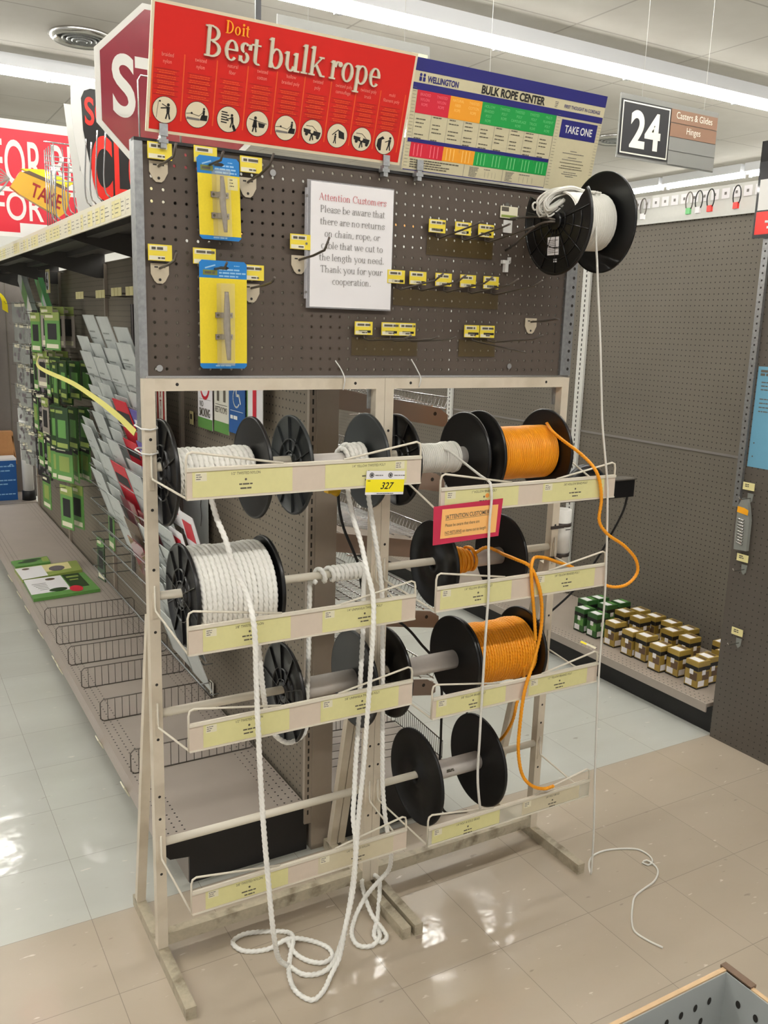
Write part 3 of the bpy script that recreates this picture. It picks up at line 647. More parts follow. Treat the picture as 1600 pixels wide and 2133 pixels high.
# cleat cards
def cleat_card(cx, z0, z1, w, label, slant, big):
    t = thing('cleat_card', (cx, -0.005, z0), label, 'packaged cleat')
    H = z1 - z0; U = Vector((1, 0, 0)); V = Vector((slant, 0, 1))
    g = G().frame((cx, -0.004, z0), U, V); c = 0.006; w2 = w / 2
    g.prism([(-w2 + c, 0), (w2 - c, 0), (w2, c), (w2, H - c), (w2 - c, H), (-w2 + c, H), (-w2, H - c), (-w2, c)], 0, 0.0012)
    g.rect(-w2, w2, H * 0.05, H * (0.79 if not big else 0.84), 0.0014, 1)
    hb = H * (0.79 if not big else 0.84)
    g.lbox(-w2 * .85, -w2 * .25, hb + 0.006, hb + 0.017, 0.0012, 0.0016, 2); g.bars(-w2 * .78, -w2 * .3, hb + .008, hb + .015, 1, .005, 5, .0018, 1.3)
    for k in range(3): g.bars(-w2 * .18, w2 * .9, hb + 0.002 + k * 0.007, hb + 0.008 + k * 0.007, 1, 0.0035, 3, 0.0016, 1.1)
    g.stroke([(-w2 * .75, H - .017), (-w2 * .35, H - .01)], .003, .0016, 3); g.bars(w2 * .45, w2 * .9, H - .012, H - .008, 1, .0018, 3, .0016)
    g.poly([(-0.014, H - .015), (-.006, H - .012), (.008, H - .012), (.014, H - .015), (.008, H - .019), (-.008, H - .019)], .0018, 4)
    g.bars(-w2 * .35, w2 * .35, H * .012, H * .04, 1, .003, 3, .0016, 1.3)
    if not big: g.rect(w2 * .42, w2 * .9, H * .62, H * .77, .0016, 6); g.bars(w2 * .5, w2 * .82, H * .65, H * .76, 3, .002, 5, .0018)
    g.build('backing_card', ['blue', 'yellow', 'olive', 'pale_blue', 'kick', 'ink', 'strip2'], t)
    Lh = (0.115 if not big else 0.15); cz = H * (0.42 if not big else 0.4)
    g = G().frame((cx, -0.004, z0), U, V)
    path = [g.L(0.003, cz - Lh / 2, .026), g.L(0.002, cz - Lh / 4, .024), g.L(0, cz, .022), g.L(0, cz + Lh / 4, .024), g.L(-0.002, cz + Lh / 2, .027)]
    P = spline(path, .008); k = len(P); T = []
    vs = []; n = 8
    for i, p in enumerate(P):
        tt = abs(i / (k - 1) - .5) * 2; r = 0.0076 * (1 - 0.45 * tt ** 1.6) * (1.15 if big else 1)
        for j in range(n): a = 2 * math.pi * j / n; vs.append(p + g.U * math.cos(a) * r + g.N * math.sin(a) * r * .8)
    fs = [(i * n + j, i * n + (j + 1) % n, (i + 1) * n + (j + 1) % n, (i + 1) * n + j) for i in range(k - 1) for j in range(n)] + [tuple(range(n - 1, -1, -1)), tuple(range((k - 1) * n, k * n))]
    g.add(vs, fs, 0, True); body = g.build('cleat', 'zinc', t)
    for dz in (-0.2, 0.2):
        g = G().frame((cx, -0.004, z0), U, V); zc = cz + dz * (Lh * .95 if not big else Lh * .8)
        g.lbox(-0.02, 0.02, zc - 0.006, zc + 0.006, 0.0015, 0.006, 0); g.lbox(-0.006, 0.006, zc - 0.005, zc + 0.005, 0.006, 0.022, 0)
        for s in (-1, 1): g.disc(s * 0.0145, zc, 0.003, 0.0064, 1, 10)
        g.build('cleat_foot', ['zinc', 'screw'], t)
    g = G().frame((cx, -0.004, z0), U, V); g.lbox(-0.016, 0.016, cz - Lh * .58, cz + Lh * .62, 0.0015, 0.031); g.build('blister', 'blister', t)
cleat_card(0.182, 1.757, 1.930, 0.096, 'upper blue and yellow blister card with a grey metal cleat, small price sticker', -0.03, False)
cleat_card(0.187, 1.476, 1.713, 0.111, 'lower and longer blue and yellow blister card with a grey metal cleat', 0.0, True)

# customer notice in a punched sleeve
t = thing('customer_notice', (0.515, 0.0, 1.62), 'white notice about no returns in a clear punched sleeve on the pegboard', 'notice')
G().box(0.405, 0.628, 0.0052, 0.006, 1.622, 1.906).build('paper_sheet', 'paper', t)
g = G().box(0.396, 0.63, 0.0062, 0.0067, 1.619, 1.909); g.box(0.39, 0.398, 0.0044, 0.0052, 1.64, 1.89, 0); g.build('sleeve', 'sleeve', t)
g = G().frame((0, 0.0040, 0)); sz = 0.0235
for i, (tx, mt) in enumerate((('Attention Customers', 1), ('Please be aware that', 0), ('there are no returns', 0), ('on chain, rope, or', 0), ('cable that we cut to', 0), ('the length you need.', 0), ('Thank you for your', 0), ('cooperation.', 0))):
    serif(g, tx, 0.517, 1.866 - i * 0.0272, sz, mt, 0.0001, 0.075, 0.028, 'CENTER', sx=0.86)
for v in (1.655, 1.765, 1.872): g.disc(0.3945, v, 0.003, 0.001, 0, 10)
g.build('lettering', ['grey_ink', 'red_ink'], t)

# ------------------------------------------------------------------ the two header signs
SL = Vector((0, -0.07, 0.233)).normalized()
o = Vector((0.0225, 0.002, 1.9645)); SW, SH = 0.617, 0.2445
t = thing('bulk_rope_sign', (0.33, 0, 1.9645), 'red bulk rope header sign with white raised letters and nine round pictures', 'sign')
g = G().frame(o, (1, 0, 0), SL); g.lbox(0, SW, 0, SH, -0.006, 0, 0); g.rect(0.006, SW - 0.006, 0.006, SH - 0.006, 0.0005, 1)
CX = [0.037, 0.1065, 0.176, 0.243, 0.310, 0.375, 0.4395, 0.503, 0.566]; bd = [0.004] + [(a + b) / 2 for a, b in zip(CX, CX[1:])] + [0.601]
for x in bd: g.rect(max(x, .007) - 0.001, max(x, .007) + 0.0018, 0.028, 0.155 - 0.0, 0.001, 2)
heads = ['braided\nnylon', 'twisted\nnylon', 'natural\nfiber', 'twisted\ncotton', 'hollow\nbraided poly', 'twisted\npoly', 'twisted poly\ncamouflage', 'twisted poly\ntruck', 'multi\nfilament poly']
for i, cx in enumerate(CX):
    for j, tx in enumerate(heads[i].split('\n')): g.text(tx, cx, 0.146 - j * 0.0125, 0.0105, 3, 0.001, 'CENTER', 0.8)
    for j in range(6):
        v = 0.122 - j * 0.0098; g.rect(cx - 0.026, cx + 0.026, v, v + 0.0008, 0.001, 4)
        if j < 5: g.bars(cx - 0.024, cx + 0.024, v - 0.0085, v - 0.001, 2, 0.0016, 5, 0.0011, 0.95, True)
    g.disc(cx, 0.0455, 0.0262, 0.0012, 6, 28); g.disc(cx, 0.0455, 0.0252, 0.0014, 7, 28)
def body(g, x, v, s, m=6, n=0.0018, lean=0.0):                                     # little figure with its hip at (x, v)
    g.disc(x + lean * s, v + 0.0145 * s, 0.0032 * s, n, m, 10)
    g.poly([(x - .003 * s, v), (x + .003 * s, v), (x + .0035 * s + lean * s * .8, v + .011 * s), (x - .0035 * s + lean * s * .8, v + .011 * s)], n, m)
    g.stroke([(x - .001 * s, v), (x - .004 * s, v - .012 * s)], .003 * s, n, m); g.stroke([(x + .001 * s, v), (x + .004 * s, v - .012 * s)], .003 * s, n, m)
def arms(g, pts, w=0.0022): g.stroke(pts, w, 0.0018, 6)
v0 = 0.0455
body(g, CX[0] + .007, v0 - .004, 1.0); arms(g, [(CX[0] + .006, v0 + .005), (CX[0] - .008, v0 + .003)]); arms(g, [(CX[0] + .006, v0 + .006), (CX[0] - .006, v0 + .011)], .0016); g.disc(CX[0] - .011, v0 + .016, .002, .0018, 6, 8); arms(g, [(CX[0] - .014, v0 + .016), (CX[0] - .017, v0 - .016)], .0008)
for q in (1, 4):
    cx = CX[q]; body(g, cx + .014, v0 + .002, .75); g.poly([(cx + .006, v0 - .01), (cx + .022, v0 - .01), (cx + .023, v0 + .001), (cx + .010, v0 + .001)], .0018, 6)
    arms(g, [(cx - .024, v0), (cx - .014, v0 + .0015), (cx + .004, v0 - .002), (cx + .012, v0 + .006)], .001); g.poly([(cx - .023, v0 - .011), (cx + .006, v0 - .011), (cx + .006, v0 - .007), (cx - .022, v0 - .006)], .0017, 8); g.disc(cx - .012, v0 + .002, .0022, .0018, 6, 8)
cx = CX[2]; body(g, cx + .009, v0 - .004, .9, lean=-.002); arms(g, [(cx + .008, v0 + .004), (cx - .004, v0)], .002); arms(g, [(cx + .012, v0 - .012), (cx + .016, v0 - .02)], .006)
for k in range(5): arms(g, [(cx - .016, v0 + .014 - k * .005), (cx - .004 + (k % 2) * .004, v0 + .013 - k * .005)], .0024)
cx = CX[3]; body(g, cx - .006, v0 - .004, 1.05); g.poly([(cx - .012, v0 - .008), (cx, v0 - .008), (cx - .003, v0 + .007), (cx - .009, v0 + .007)], .0018, 6); arms(g, [(cx - .02, v0 + .008), (cx + .021, v0 + .002)], .0012); g.poly([(cx + .001, v0 + .003), (cx + .018, v0 + .001), (cx + .015, v0 - .007), (cx + .004, v0 - .007)], .0018, 6)
for q in (5, 7):
    cx = CX[q]; g.poly([(cx - .022, v0 + .006), (cx + .022, v0 + .001), (cx + .02, v0 - .009), (cx - .02, v0 - .002)], .0018, 6)
    arms(g, [(cx - .016, v0 + .012), (cx, v0 + .012), (cx + .012, v0 + .003)], .001); g.disc(cx, v0 + .001, .004, .002, 7, 10); arms(g, [(cx, v0 - .002), (cx - .003, v0 - .018)], .003); arms(g, [(cx, v0 - .002), (cx + .004, v0 - .016)], .003); g.disc(cx + .015, v0 - .01, .004, .002, 6, 10); g.disc(cx - .013, v0 - .005, .004, .002, 6, 10)
cx = CX[6]; g.poly([(cx + .001, v0 + .013), (cx + .016, v0 + .008), (cx + .019, v0 - .006), (cx + .004, v0 - .004)], .0018, 6); arms(g, [(cx + .001, v0 + .013), (cx - .013, v0 + .001)], .002); body(g, cx - .005, v0 - .008, .7)
cx = CX[8]; g.poly([(cx - .021, v0 - .009), (cx - .02, v0 + .006), (cx - .008, v0 + .014), (cx - .002, v0 + .009), (cx - .009, v0 + .006), (cx - .008, v0 - .018), (cx - .013, v0 - .018)], .0018, 6); body(g, cx + .012, v0 - .003, 1.0, lean=.001); arms(g, [(cx + .011, v0 + .006), (cx + .001, v0 + .002)], .002)
g.build('sign_board', ['cream_print', 'red', 'orange_line', 'pink_ink', 'dkred_ink', 'orange_line', 'black_ink', 'cream_print', 'grey_ink'], t)
g = G().frame(o, (1, 0, 0), SL)
def raised(body_, u, v, size, sx):
    k = len(g.v); kf = len(g.f); serif(g, body_, u, v, size, 0, 0.006, 0.105, 0.04, sx=sx)
    for i in range(kf, len(g.f)):                              # give each stroke some depth
        f = g.f[i]; b = len(g.v); base_ = [Vector(g.v[j]) - g.N * 0.0052 for j in f] + [Vector(g.v[j]) - g.N * 0.0002 for j in f]; g.v.extend(tuple(p) for p in base_)
        n = len(f)
        for j in range(n): g.f.append((b + j, b + (j + 1) % n, b + n + (j + 1) % n, b + n + j)); g.m.append(0); g.sm.append(False)
raised('Best', 0.108, 0.160, 0.083, 0.84); raised('bulk', 0.249, 0.160, 0.083, 0.83); raised('rope', 0.397, 0.160, 0.083, 0.80)
g.build('raised_lettering', 'silver_txt', t)
g = G().frame(o, (1, 0, 0), SL); serif(g, 'Do', 0.151, 0.2085, 0.034, 0, 0.0072, 0.12, 0.045, sx=0.86); serif(g, 'it', 0.186, 0.2085, 0.034, 0, 0.0072, 0.12, 0.045, sx=0.86); g.build('small_lettering', 'gold_print', t, label='orange words above the large letters')
# clips of both signs
def signclip(x, label):
    g = G().frame((x, 0.0, 1.93)); g.lbox(-0.009, 0.009, 0.028, 0.052, 0.004, 0.008); g.lbox(-0.006, 0.006, 0.004, 0.03, -0.012, 0.006); g.lbox(-0.01, 0.01, 0.014, 0.022, -0.012, 0.007)
    g.build('sign_clip', 'galv', label=label, cat='clip', group='metal clips holding the header signs')
signclip(0.058, 'grey metal clip under the picture of the figure at the corner of the red sign'); signclip(0.598, 'grey metal clip at the far bottom corner of the red sign'); signclip(0.694, 'grey metal clip at the bottom of the cream chart sign')

t = thing('rope_chart_sign', (0.95, 0, 1.957), 'cream rope chart sign with blue bands and red, orange and green columns', 'sign')
o2 = Vector((0.648, 0.002, 1.957)); g = G().frame(o2, (1, 0, 0), Vector((0, -0.05, 0.243))); WW, WH = 0.602, 0.247
g.lbox(0, WW, 0, WH, -0.005, 0, 0); g.rect(0.0, WW, WH - 0.028, WH, 0.0006, 1); g.rect(-0.0, WW - 0.002, WH - 0.068, WH - 0.053, 0.0006, 1)
g.text('WELLINGTON', 0.038, WH - 0.0485, 0.0185, 1, 0.0008, sx=0.74, bold=0.03); g.text('BULK ROPE CENTER', 0.195, WH - 0.0497, 0.0255, 2, 0.0008, sx=0.86, bold=0.035)
for k in range(2): g.disc(0.018 + k * 0.010, WH - 0.0355, 0.0035, 0.0008, 1, 10); g.rect(0.0145 + k * 0.010, 0.0215 + k * 0.010, WH - 0.049, WH - 0.04, 0.0008, 1)
g.text('FIRST THOUGHT IN CORDAGE', 0.462, WH - 0.0465, 0.0115, 1, 0.0008, sx=0.78, bold=0.01); g.bars(0.43, 0.445, WH - .05, WH - .034, 4, .0015, 4, .0008)
cols = ['prt_red', 'prt_red', 'prt_org', 'prt_org'] + ['prt_grn'] * 5; x0 = 0.014; cw = 0.0476
mi = {'prt_red': 5, 'prt_org': 6, 'prt_grn': 7}; pm = {'prt_red': 8, 'prt_org': 9, 'prt_grn': 10}
heads2 = ['BRAIDED\nNYLON\nROPE', 'TWISTED\nNYLON\nROPE', 'NATURAL\nFIBER\nROPE', 'TWISTED\nCOTTON\nROPE', 'HOLLOW\nBRAIDED\nPOLY\nROPE', 'TWISTED\nPOLY\nROPE', 'TWISTED\nPOLY\nCAMOUFLAGE\nROPE', 'TWISTED\nPOLY\nTRUCK\nROPE', 'MULTI\nFILAMENT\nPOLY\nROPE']
for i, c in enumerate(cols):
    a = x0 + i * cw; b = a + cw; g.rect(a, b, WH - 0.118, WH - 0.068, 0.0007, mi[c])
    for j, tx in enumerate(heads2[i].split('\n')): g.text(tx, (a + b) / 2, WH - 0.0795 - j * 0.0108, 0.0088, pm[c], 0.0009, 'CENTER', 0.84)
    for j in range(8):
        if (i * 3 + j) % 4: g.bars(a + 0.006, b - 0.010, WH - 0.125 - j * 0.0085, WH - 0.1185 - j * 0.0085, 1, 0.0022, 3, 0.0008, 0.95)
    g.rect(a, a + 0.0006, WH - 0.192, WH - 0.118, 0.0008, 4); g.rect(a, b, 0.031, 0.064, 0.0007, mi[c])
    for k in range(3): g.rect(a + 0.010 + k * 0.0105, a + 0.0125 + k * 0.0105, 0.034, 0.061, 0.0009, pm[c])
g.rect(0.004, x0 + 9 * cw, 0.064, 0.0725, 0.0009, 1); g.rect(0, x0 + 9 * cw, 0.0, 0.002, 0.0009, 1); g.rect(x0 + 9 * cw, x0 + 9 * cw + .001, 0, WH - .066, .0008, 4)
g.bars(0.018, 0.16, 0.006, 0.028, 4, 0.0026, 3, 0.0008, 1.1); g.rect(0.178, 0.179, 0.002, 0.031, .0008, 4); g.bars(0.195, 0.235, 0.004, 0.028, 7, 0.0016, 4, .0008); g.bars(0.24, 0.28, .022, .028, 1, .002, 4, .0008)
g.rect(0.3, .301, .002, .031, .0008, 4); g.bars(0.31, 0.345, 0.004, 0.028, 7, 0.0016, 4, .0008); g.bars(0.355, 0.41, .022, .028, 1, .002, 4, .0008)
for x in (.245, .256, .267, .278, .356, .37, .385, .4): g.rect(x, x + .0006, .006, .02, .0008, 4)
g.rect(0.463, 0.588, WH - 0.117, WH - 0.0735, 0.0007, 1); g.text('TAKE ONE', 0.5255, WH - 0.104, 0.0255, 11, 0.0009, 'CENTER', 0.78, 0.02)
for k in range(24):
    v = 0.01 + k * 0.0075
    for a in (0.005, 0.4505, 0.594): g.rect(a - .004, a + 0.006, v, v + 0.0007, 0.0008, 4)
for v, w in ((.098, .03), (.092, .07), (.082, .03), (.076, .085), (.068, .1), (.06, .06), (.054, .09), (.045, .04), (.04, .06), (.035, .04)): g.bars(.523 - w / 2, .523 + w / 2, v, v + .004, 1, .0016, 4 if v > .07 or v < .05 else 3, .0008, 1.2, True)
g.build('sign_board', ['board_cream', 'navy', 'black_ink', 'ink', 'grey_ink', 'prt_red', 'prt_org', 'prt_grn', 'pale_red', 'pale_org', 'pale_grn', 'white'], t)

# ------------------------------------------------------------------ the rope racks
RZ = [1.256, 0.9535, 0.661, 0.319]                 # rod heights
HT = 1.453
def rack(x0, x1, label):
    t = thing('rope_rack', ((x0 + x1) / 2, 0.0, 0.0), label, 'rack', 'rope racks bolted side by side')
    P = 0.0255
    for x, lab in ((x0, 'front'), (x1 - P, 'front')):
        G().box(x, x + P, -0.0127, 0.0127, 0.031, HT - 0.0).build('front_post', 'cream', t)
        g = G().frame((x, -0.0129, 0))
        for z in (1.32, 1.16, 1.02, 0.87, 0.74, 0.60, 0.45, 0.39, 0.24): g.disc(P / 2, z, 0.0036, 0.0, 0, 12)
        g.build('hole_pattern', ['screw', 'cream'], t)
        for z in RZ:
            g = G().frame((x, -0.0129, 0)); g.prism([(P * .28, z - .05), (P * .72, z - .05), (P * .72, z + .012), (P * .5, z + .02), (P * .28, z + .012)], 0.0, 0.0022); g.build('wire_socket', 'cream', t)
        y1, z1, y2, z2 = 0.022, 0.90, 0.205, 0.031
        d = Vector((0, y2 - y1, z2 - z1)).normalized(); n = Vector((0, -d.z, d.y)) * 0.011
        g = G(); vs = []
        for q in ((y1, z1), (y2, z2)):
            for xx in (x + 0.001, x + P - 0.001):
                for s in (-1, 1): vs.append((xx, q[0] + n.y * s, max(q[1] + n.z * s, 0.031)))
        g.add(vs, [(0, 1, 3, 2), (4, 6, 7, 5), (0, 2, 6, 4), (1, 5, 7, 3), (0, 4, 5, 1), (2, 3, 7, 6)]); g.build('rear_strut', 'cream', t)
        fx = x + (0.011 if abs(x - 0.6105) < 1e-6 else 0.0); g = G().box(fx, fx + P, -0.236, 0.236, 0.0, 0.031); g.build('foot', 'cream_foot', t, label='scuffed and dirty floor foot')
    G().box(x0 + P, x1 - P, -0.0127, 0.0127, HT - 0.0265, HT).build('top_rail', 'cream', t)
    g = G().frame((x0, -0.0129, 0)); w = x1 - x0
    for u in (0.075, w - 0.085): g.disc(u, HT - 0.012, 0.0038, 0.0, 0, 12)
    g.build('hole_pattern', 'screw', t)
    G().box(x0 + P, x1 - P, -0.0127, 0.0127, 0.036, 0.068).build('bottom_rail', 'cream_foot', t)
    for z in RZ:
        G().cyl((x0 + 0.012, 0, z), (x1 - 0.012, 0, z), 0.0105, 16).build('rod', 'wire_cream', t)
    G().box(x1 - P - .008, x1 - P + .002, 0.013, 0.02, 1.375, 1.43).build('rear_bracket', 'galv', t)
rack(0.0, 0.6095, 'cream metal rope rack standing under the red sign, with three white rope spools')
rack(0.6105, 1.22, 'cream metal rope rack holding the orange ropes, joined beside the first')

# label trays hanging in front on wire arms
def tray(x0, x1, y, zt, zb, px0, px1, za, texts, label, faded=(), clear=False):
    """x0..x1 extent, y distance, zt/zb top and bottom; px0/px1 the posts' x, za the height where the arms start"""
    t = thing('label_tray', ((x0 + x1) / 2, y, zb), label, 'label tray', 'label trays hanging from the rope racks')
    w = x1 - x0; r = 0.0026; h = zt - zb
    g = G()
    for px, x in ((px0, x0), (px1, x1)):
        g.tube([(px, -0.015, za + 0.055), (px, -0.017, za + 0.004), (px, -0.022, za - 0.004), (x, y + 0.004, zb + 0.002)], r, 8)
    g.tube([(x0, y + 0.003, zb), (x0, y + 0.003, zt + 0.02), (x0 + .003, y + 0.003, zt + 0.031), (x0 + 0.012, y + 0.003, zt + 0.035), (x0 + w * 0.38, y + 0.003, zt + 0.002)], r, 8)
    g.tube([(x1, y + 0.003, zb), (x1, y + 0.003, zt + 0.02), (x1 - .003, y + 0.003, zt + 0.031), (x1 - 0.012, y + 0.003, zt + 0.035), (x1 - w * 0.36, y + 0.003, zt + 0.002)], r, 8)
    g.tube([(x0, y + 0.003, zt), (x1, y + 0.003, zt)], r, 8); g.tube([(x0, y + 0.003, zb), (x1, y + 0.003, zb)], r, 8)
    g.build('wire_frame', 'wire_cream', t)
    hm = 'clearpl' if clear else 'holder'
    G().box(x0, x1, y - 0.001, y + 0.001, zb, zt).build('label_holder', hm, t)
    G().box(x0, x1, y - 0.004, y - 0.001, zt - 0.005, zt + 0.0015).box(x0, x1, y - 0.0035, y - 0.001, zb - 0.001, zb + 0.0025).build('holder_lip', 'wire_cream', t)
    g = G().frame((x0, y - 0.0012, zb)); mid = w * 0.5
    cards = [(w * 0.055 if x0 < .2 and zt < 1.2 else w * .02, w * 0.415), (w * 0.555, w * 0.93)]
    for k, (a, b) in enumerate(cards):
        m = 1 if (k in faded) else 0
        g.rect(a, b, 0.004, h - 0.006, 0.0004, m); c = a + (b - a) * 0.52
        g.text(texts[k], c, h - 0.0165, 0.0085, 2, 0.0007, 'CENTER', 0.8)
        g.disc(c, h - 0.0275, 0.0027, 0.0007, 2, 10)
        g.bars(c - 0.018, c + 0.018, h - 0.041, h - 0.034, 1, 0.0032, 2, 0.0007, 1.2, True); g.bars(c - 0.012, c + 0.012, h - 0.05, h - 0.043, 1, 0.0032, 2, 0.0007, 1.2, True)
        sx_ = a + 0.006 if not (k == 1 and zt > 1.25) else b - .032
        g.rect(sx_, sx_ + 0.025, h - 0.026, h - 0.008, 0.0008, 3); g.bars(sx_ + .002, sx_ + .022, h - .024, h - .010, 3, .002, 4, .001)
    g.build('label_cards', ['ylabel', 'yfade', 'ink', 'tagwhite', 'grey_ink'], t)
    return t
YA, YBt = -0.2, -0.222
tray(0.034, 0.606, YA, 1.281, 1.217, 0.0127, 0.597, 1.236, ('1/2" TWISTED NYLON', '1/4" YELLOW TWISTED POLY'), 'topmost cream label tray on the white rope side, yellow 327 ticket on it')
tray(0.032, 0.606, YA, 0.938, 0.875, 0.0127, 0.597, 0.928, ('3/8" TWISTED NYLON', '1/4" UNMANILA TWISTED POLY'), 'cream label tray under the biggest white rope spool')
tray(0.030, 0.606, YA, 0.714, 0.650, 0.0127, 0.597, 0.639, ('1/2" TWISTED NYLON', '3/8" UNMANILA TWISTED POLY'), 'cream label tray in the third row, below the white spool with the bare core')
tray(0.030, 0.606, YA, 0.300, 0.244, 0.0127, 0.597, 0.290, ('3/8" TWISTED NYLON', '1/4" TWISTED NYLON'), 'lowest cream label tray on the white rope side, over the coiled rope', faded=(1,))
tray(0.652, 1.222, YBt, 1.203, 1.143, 0.623, 1.2077, 1.236, ('1" HOLLOW BRAID POLY', '3/8" HOLLOW BRAID POLY'), 'cream label tray above the pink edged warning card, orange dot sticker on it')
tray(0.652, 1.214, YBt, 0.955, 0.893, 0.623, 1.2077, 0.928, ('1/4" YELLOW BRAIDED POLY', '3/8" YELLOW BRAIDED POLY'), 'cream label tray below the nearly empty orange rope spool')
tray(0.655, 1.216, YBt, 0.662, 0.606, 0.623, 1.2077, 0.639, ('3/8" YELLOW BRAID POLY', '1/2" YELLOW BRAIDED POLY'), 'cream label tray below the full lower orange rope spool')
tray(0.660, 1.224, YBt, 0.296, 0.245, 0.623, 1.2077, 0.290, ('1/4" POLY & SOLID BRAID', '3/8" POLY BRAID'), 'clear lowest label tray below the empty black spool', faded=(1,), clear=True)
g = G().frame((0, YBt - 0.0022, 0)); g.disc(0.79, 1.178, 0.0058, 0.0, 0, 16); g.build('round_sticker', 'dot_orange', label='small orange round sticker on the tray label above the pink edged card', cat='sticker')

# tickets on the trays
t = thing('sale_ticket', (0.5, -0.206, 1.197), 'bright yellow and white 327 ticket hung on the top label tray', 'ticket')
g = G().frame((0.452, -0.2065, 1.2), Vector((1, 0, -0.055)), Vector((0.055, 0, 1))); g.lbox(0, 0.103, 0, 0.056, -0.0005, 0.0004, 0)
g.rect(0.0, 0.103, 0.006, 0.036, 0.0008, 1); g.text('327', 0.054, 0.0135, 0.0225, 2, 0.0011, 'CENTER', 0.95, 0.012, 0.35)
for cu in (0.014, 0.064):
    g.disc(cu, 0.046, 0.0062, 0.0009, 2, 12); g.disc(cu, 0.046, 0.0048, 0.001, 0, 12)
    for k in range(4): a = k * math.pi / 4 + .3; g.stroke([(cu - .005 * math.cos(a), .046 - .005 * math.sin(a)), (cu + .005 * math.cos(a), .046 + .005 * math.sin(a))], .0014, .0012, 2)
for a in (0.023, 0.074): g.bars(a, a + 0.027, 0.043, 0.048, 1, 0.0022, 3, 0.0009, 1.3)
g.bars(0.03, 0.07, 0.0015, 0.004, 1, 0.0014, 2, 0.0009, 1.2); g.bars(0.004, 0.016, 0.031, 0.034, 1, 0.0016, 2, 0.001, 1.2)
g.build('ticket_paper', ['paper', 'tagyellow', 'black_ink', 'grey_ink'], t)
t = thing('warning_card', (0.735, -0.23, 1.06), 'peach ATTENTION CUSTOMER card with a magenta border taped below a tray', 'notice')
g = G().frame((0.632, -0.2268, 1.066), Vector((1, 0, 0.028)), Vector((0, 0, 1))); g.prism([(0, 0), (0.198, 0.0), (0.206, 0.096), (-0.002, 0.096)], -0.0005, 0.0, 0); g.poly([(0.02, 0.014), (0.188, 0.011), (0.192, 0.082), (0.023, 0.087)], 0.0006, 1)
g.text('!ATTENTION CUSTOMERS', 0.033, 0.0615, 0.0148, 2, 0.001, sx=0.78, bold=0.01); g.rect(0.033, 0.172, 0.0585, 0.0594, 0.001, 2)
g.text('Please be aware that there are', 0.033, 0.042, 0.0115, 2, 0.001, sx=0.72); g.text('NO RETURNS on items cut to length', 0.033, 0.0235, 0.0112, 2, 0.001, sx=0.72); g.rect(0.033, 0.083, 0.0212, 0.022, 0.001, 2)
g.build('card', ['hotpink', 'peach', 'ink'], t)

# ------------------------------------------------------------------ spools
def flange(t, x, z, R, out, rib, m='blackpl', lab=None, y=0.0, axis='X'):
    """disc with its outer face toward out (-1 = the left-hand side)"""
    s = out; c = (x, y, z); th = 0.0035
    prof = [(0.011, -s * th), (R - 0.006, -s * th), (R - 0.002, -s * th * 1.3), (R, -s * th * .6), (R, s * th * .9), (R - 0.002, s * th * 1.4), (R - 0.006, s * th * 1.1), (R - 0.008, s * th * .3), (0.03, s * th * .3), (0.027, s * th * 1.6), (0.018, s * th * 1.6), (0.011, s * th * .5), (0.011, -s * th)]
    g = G().lathe(prof, c, axis, 56)
    if rib:
        for r in (0.033, 0.062): g.lathe([(r, s * th * .2), (r + 0.001, s * th * 1.8), (r + 0.0025, s * th * 1.8), (r + 0.0035, s * th * .2)], c, axis, 40)
        for k in range(10):
            a = 2 * math.pi * k / 10 + .2; d = Vector((0, math.cos(a), math.sin(a))); q = Vector((0, -math.sin(a), math.cos(a))) * 0.0011
            A = Vector(c) + d * 0.025; B = Vector(c) + d * (R - 0.005); e = Vector((s * th * 1.7, 0, 0)); f0 = Vector((s * th * .2, 0, 0))
            g.add([A - q + f0, A + q + f0, B + q + f0, B - q + f0, A - q + e, A + q + e, B + q + e, B - q + e], [(4, 5, 6, 7), (0, 1, 5, 4), (2, 3, 7, 6), (1, 2, 6, 5), (3, 0, 4, 7)])
    return g.build('flange', m, t, lab)
def coil(g, xa, xb, y, z, r, rr, layers_lobes, step_deg=7, jitter=0.0, start=0.6):
    turns = abs(xb - xa) / (2 * rr); n = int(turns * 360 / step_deg); pts = []
    for i in range(n + 1):
        a = start + math.radians(i * step_deg); f = i / n
        q = r + jitter * math.sin(f * 9.1) + jitter * .6 * math.sin(f * 23.7 + 1)
        pts.append((xa + (xb - xa) * f, y + q * math.cos(a), z + q * math.sin(a)))
    g.tube(pts, rr * 1.04, 15 if layers_lobes else 6, 0, layers_lobes, rr * 2.2)
    return pts
def spool(x0, x1, z, R, rcore, label, rib=True, m='blackpl', labL=None, group='rope spools on the rack'):
    t = thing('rope_spool', ((x0 + x1) / 2, 0, z - R), label, 'rope spool', group)
    flange(t, x0, z, R, -1, rib, m); flange(t, x1, z, R, 1, True, m)
    G().lathe([(0.0115, -(x1 - x0) / 2), (rcore, -(x1 - x0) / 2), (rcore, (x1 - x0) / 2), (0.0115, (x1 - x0) / 2)], ((x0 + x1) / 2, 0, z), 'X', 32).build('core', 'core', t)
    return t
f6 = .0062
R1 = [[.116,-.1,1.21],[.121,-.135,1.157],[.132,-.16,1.113],[.147,-.17,1.054],[.17,-.19,.99],[.171,-.222,.945],[.175,-.225,.889],[.177,-.225,.816],[.18,-.23,.683],[.189,-.235,.475],[.201,-.24,.306],[.214,-.245,.156],[.245,-.21,.05],[.279,-.192,f6],[.298,-.234,f6],[.334,-.249,f6],[.364,-.254,.02],[.395,-.25,.077],[.428,-.235,.195],[.439,-.23,.317],[.446,-.2,.38],[.464,-.17,.419],[.483,-.14,.5],[.499,-.12,.594],[.513,-.1,.715],[.533,-.07,.831],[.555,-.028,.926],[.565,-.014,.957]]
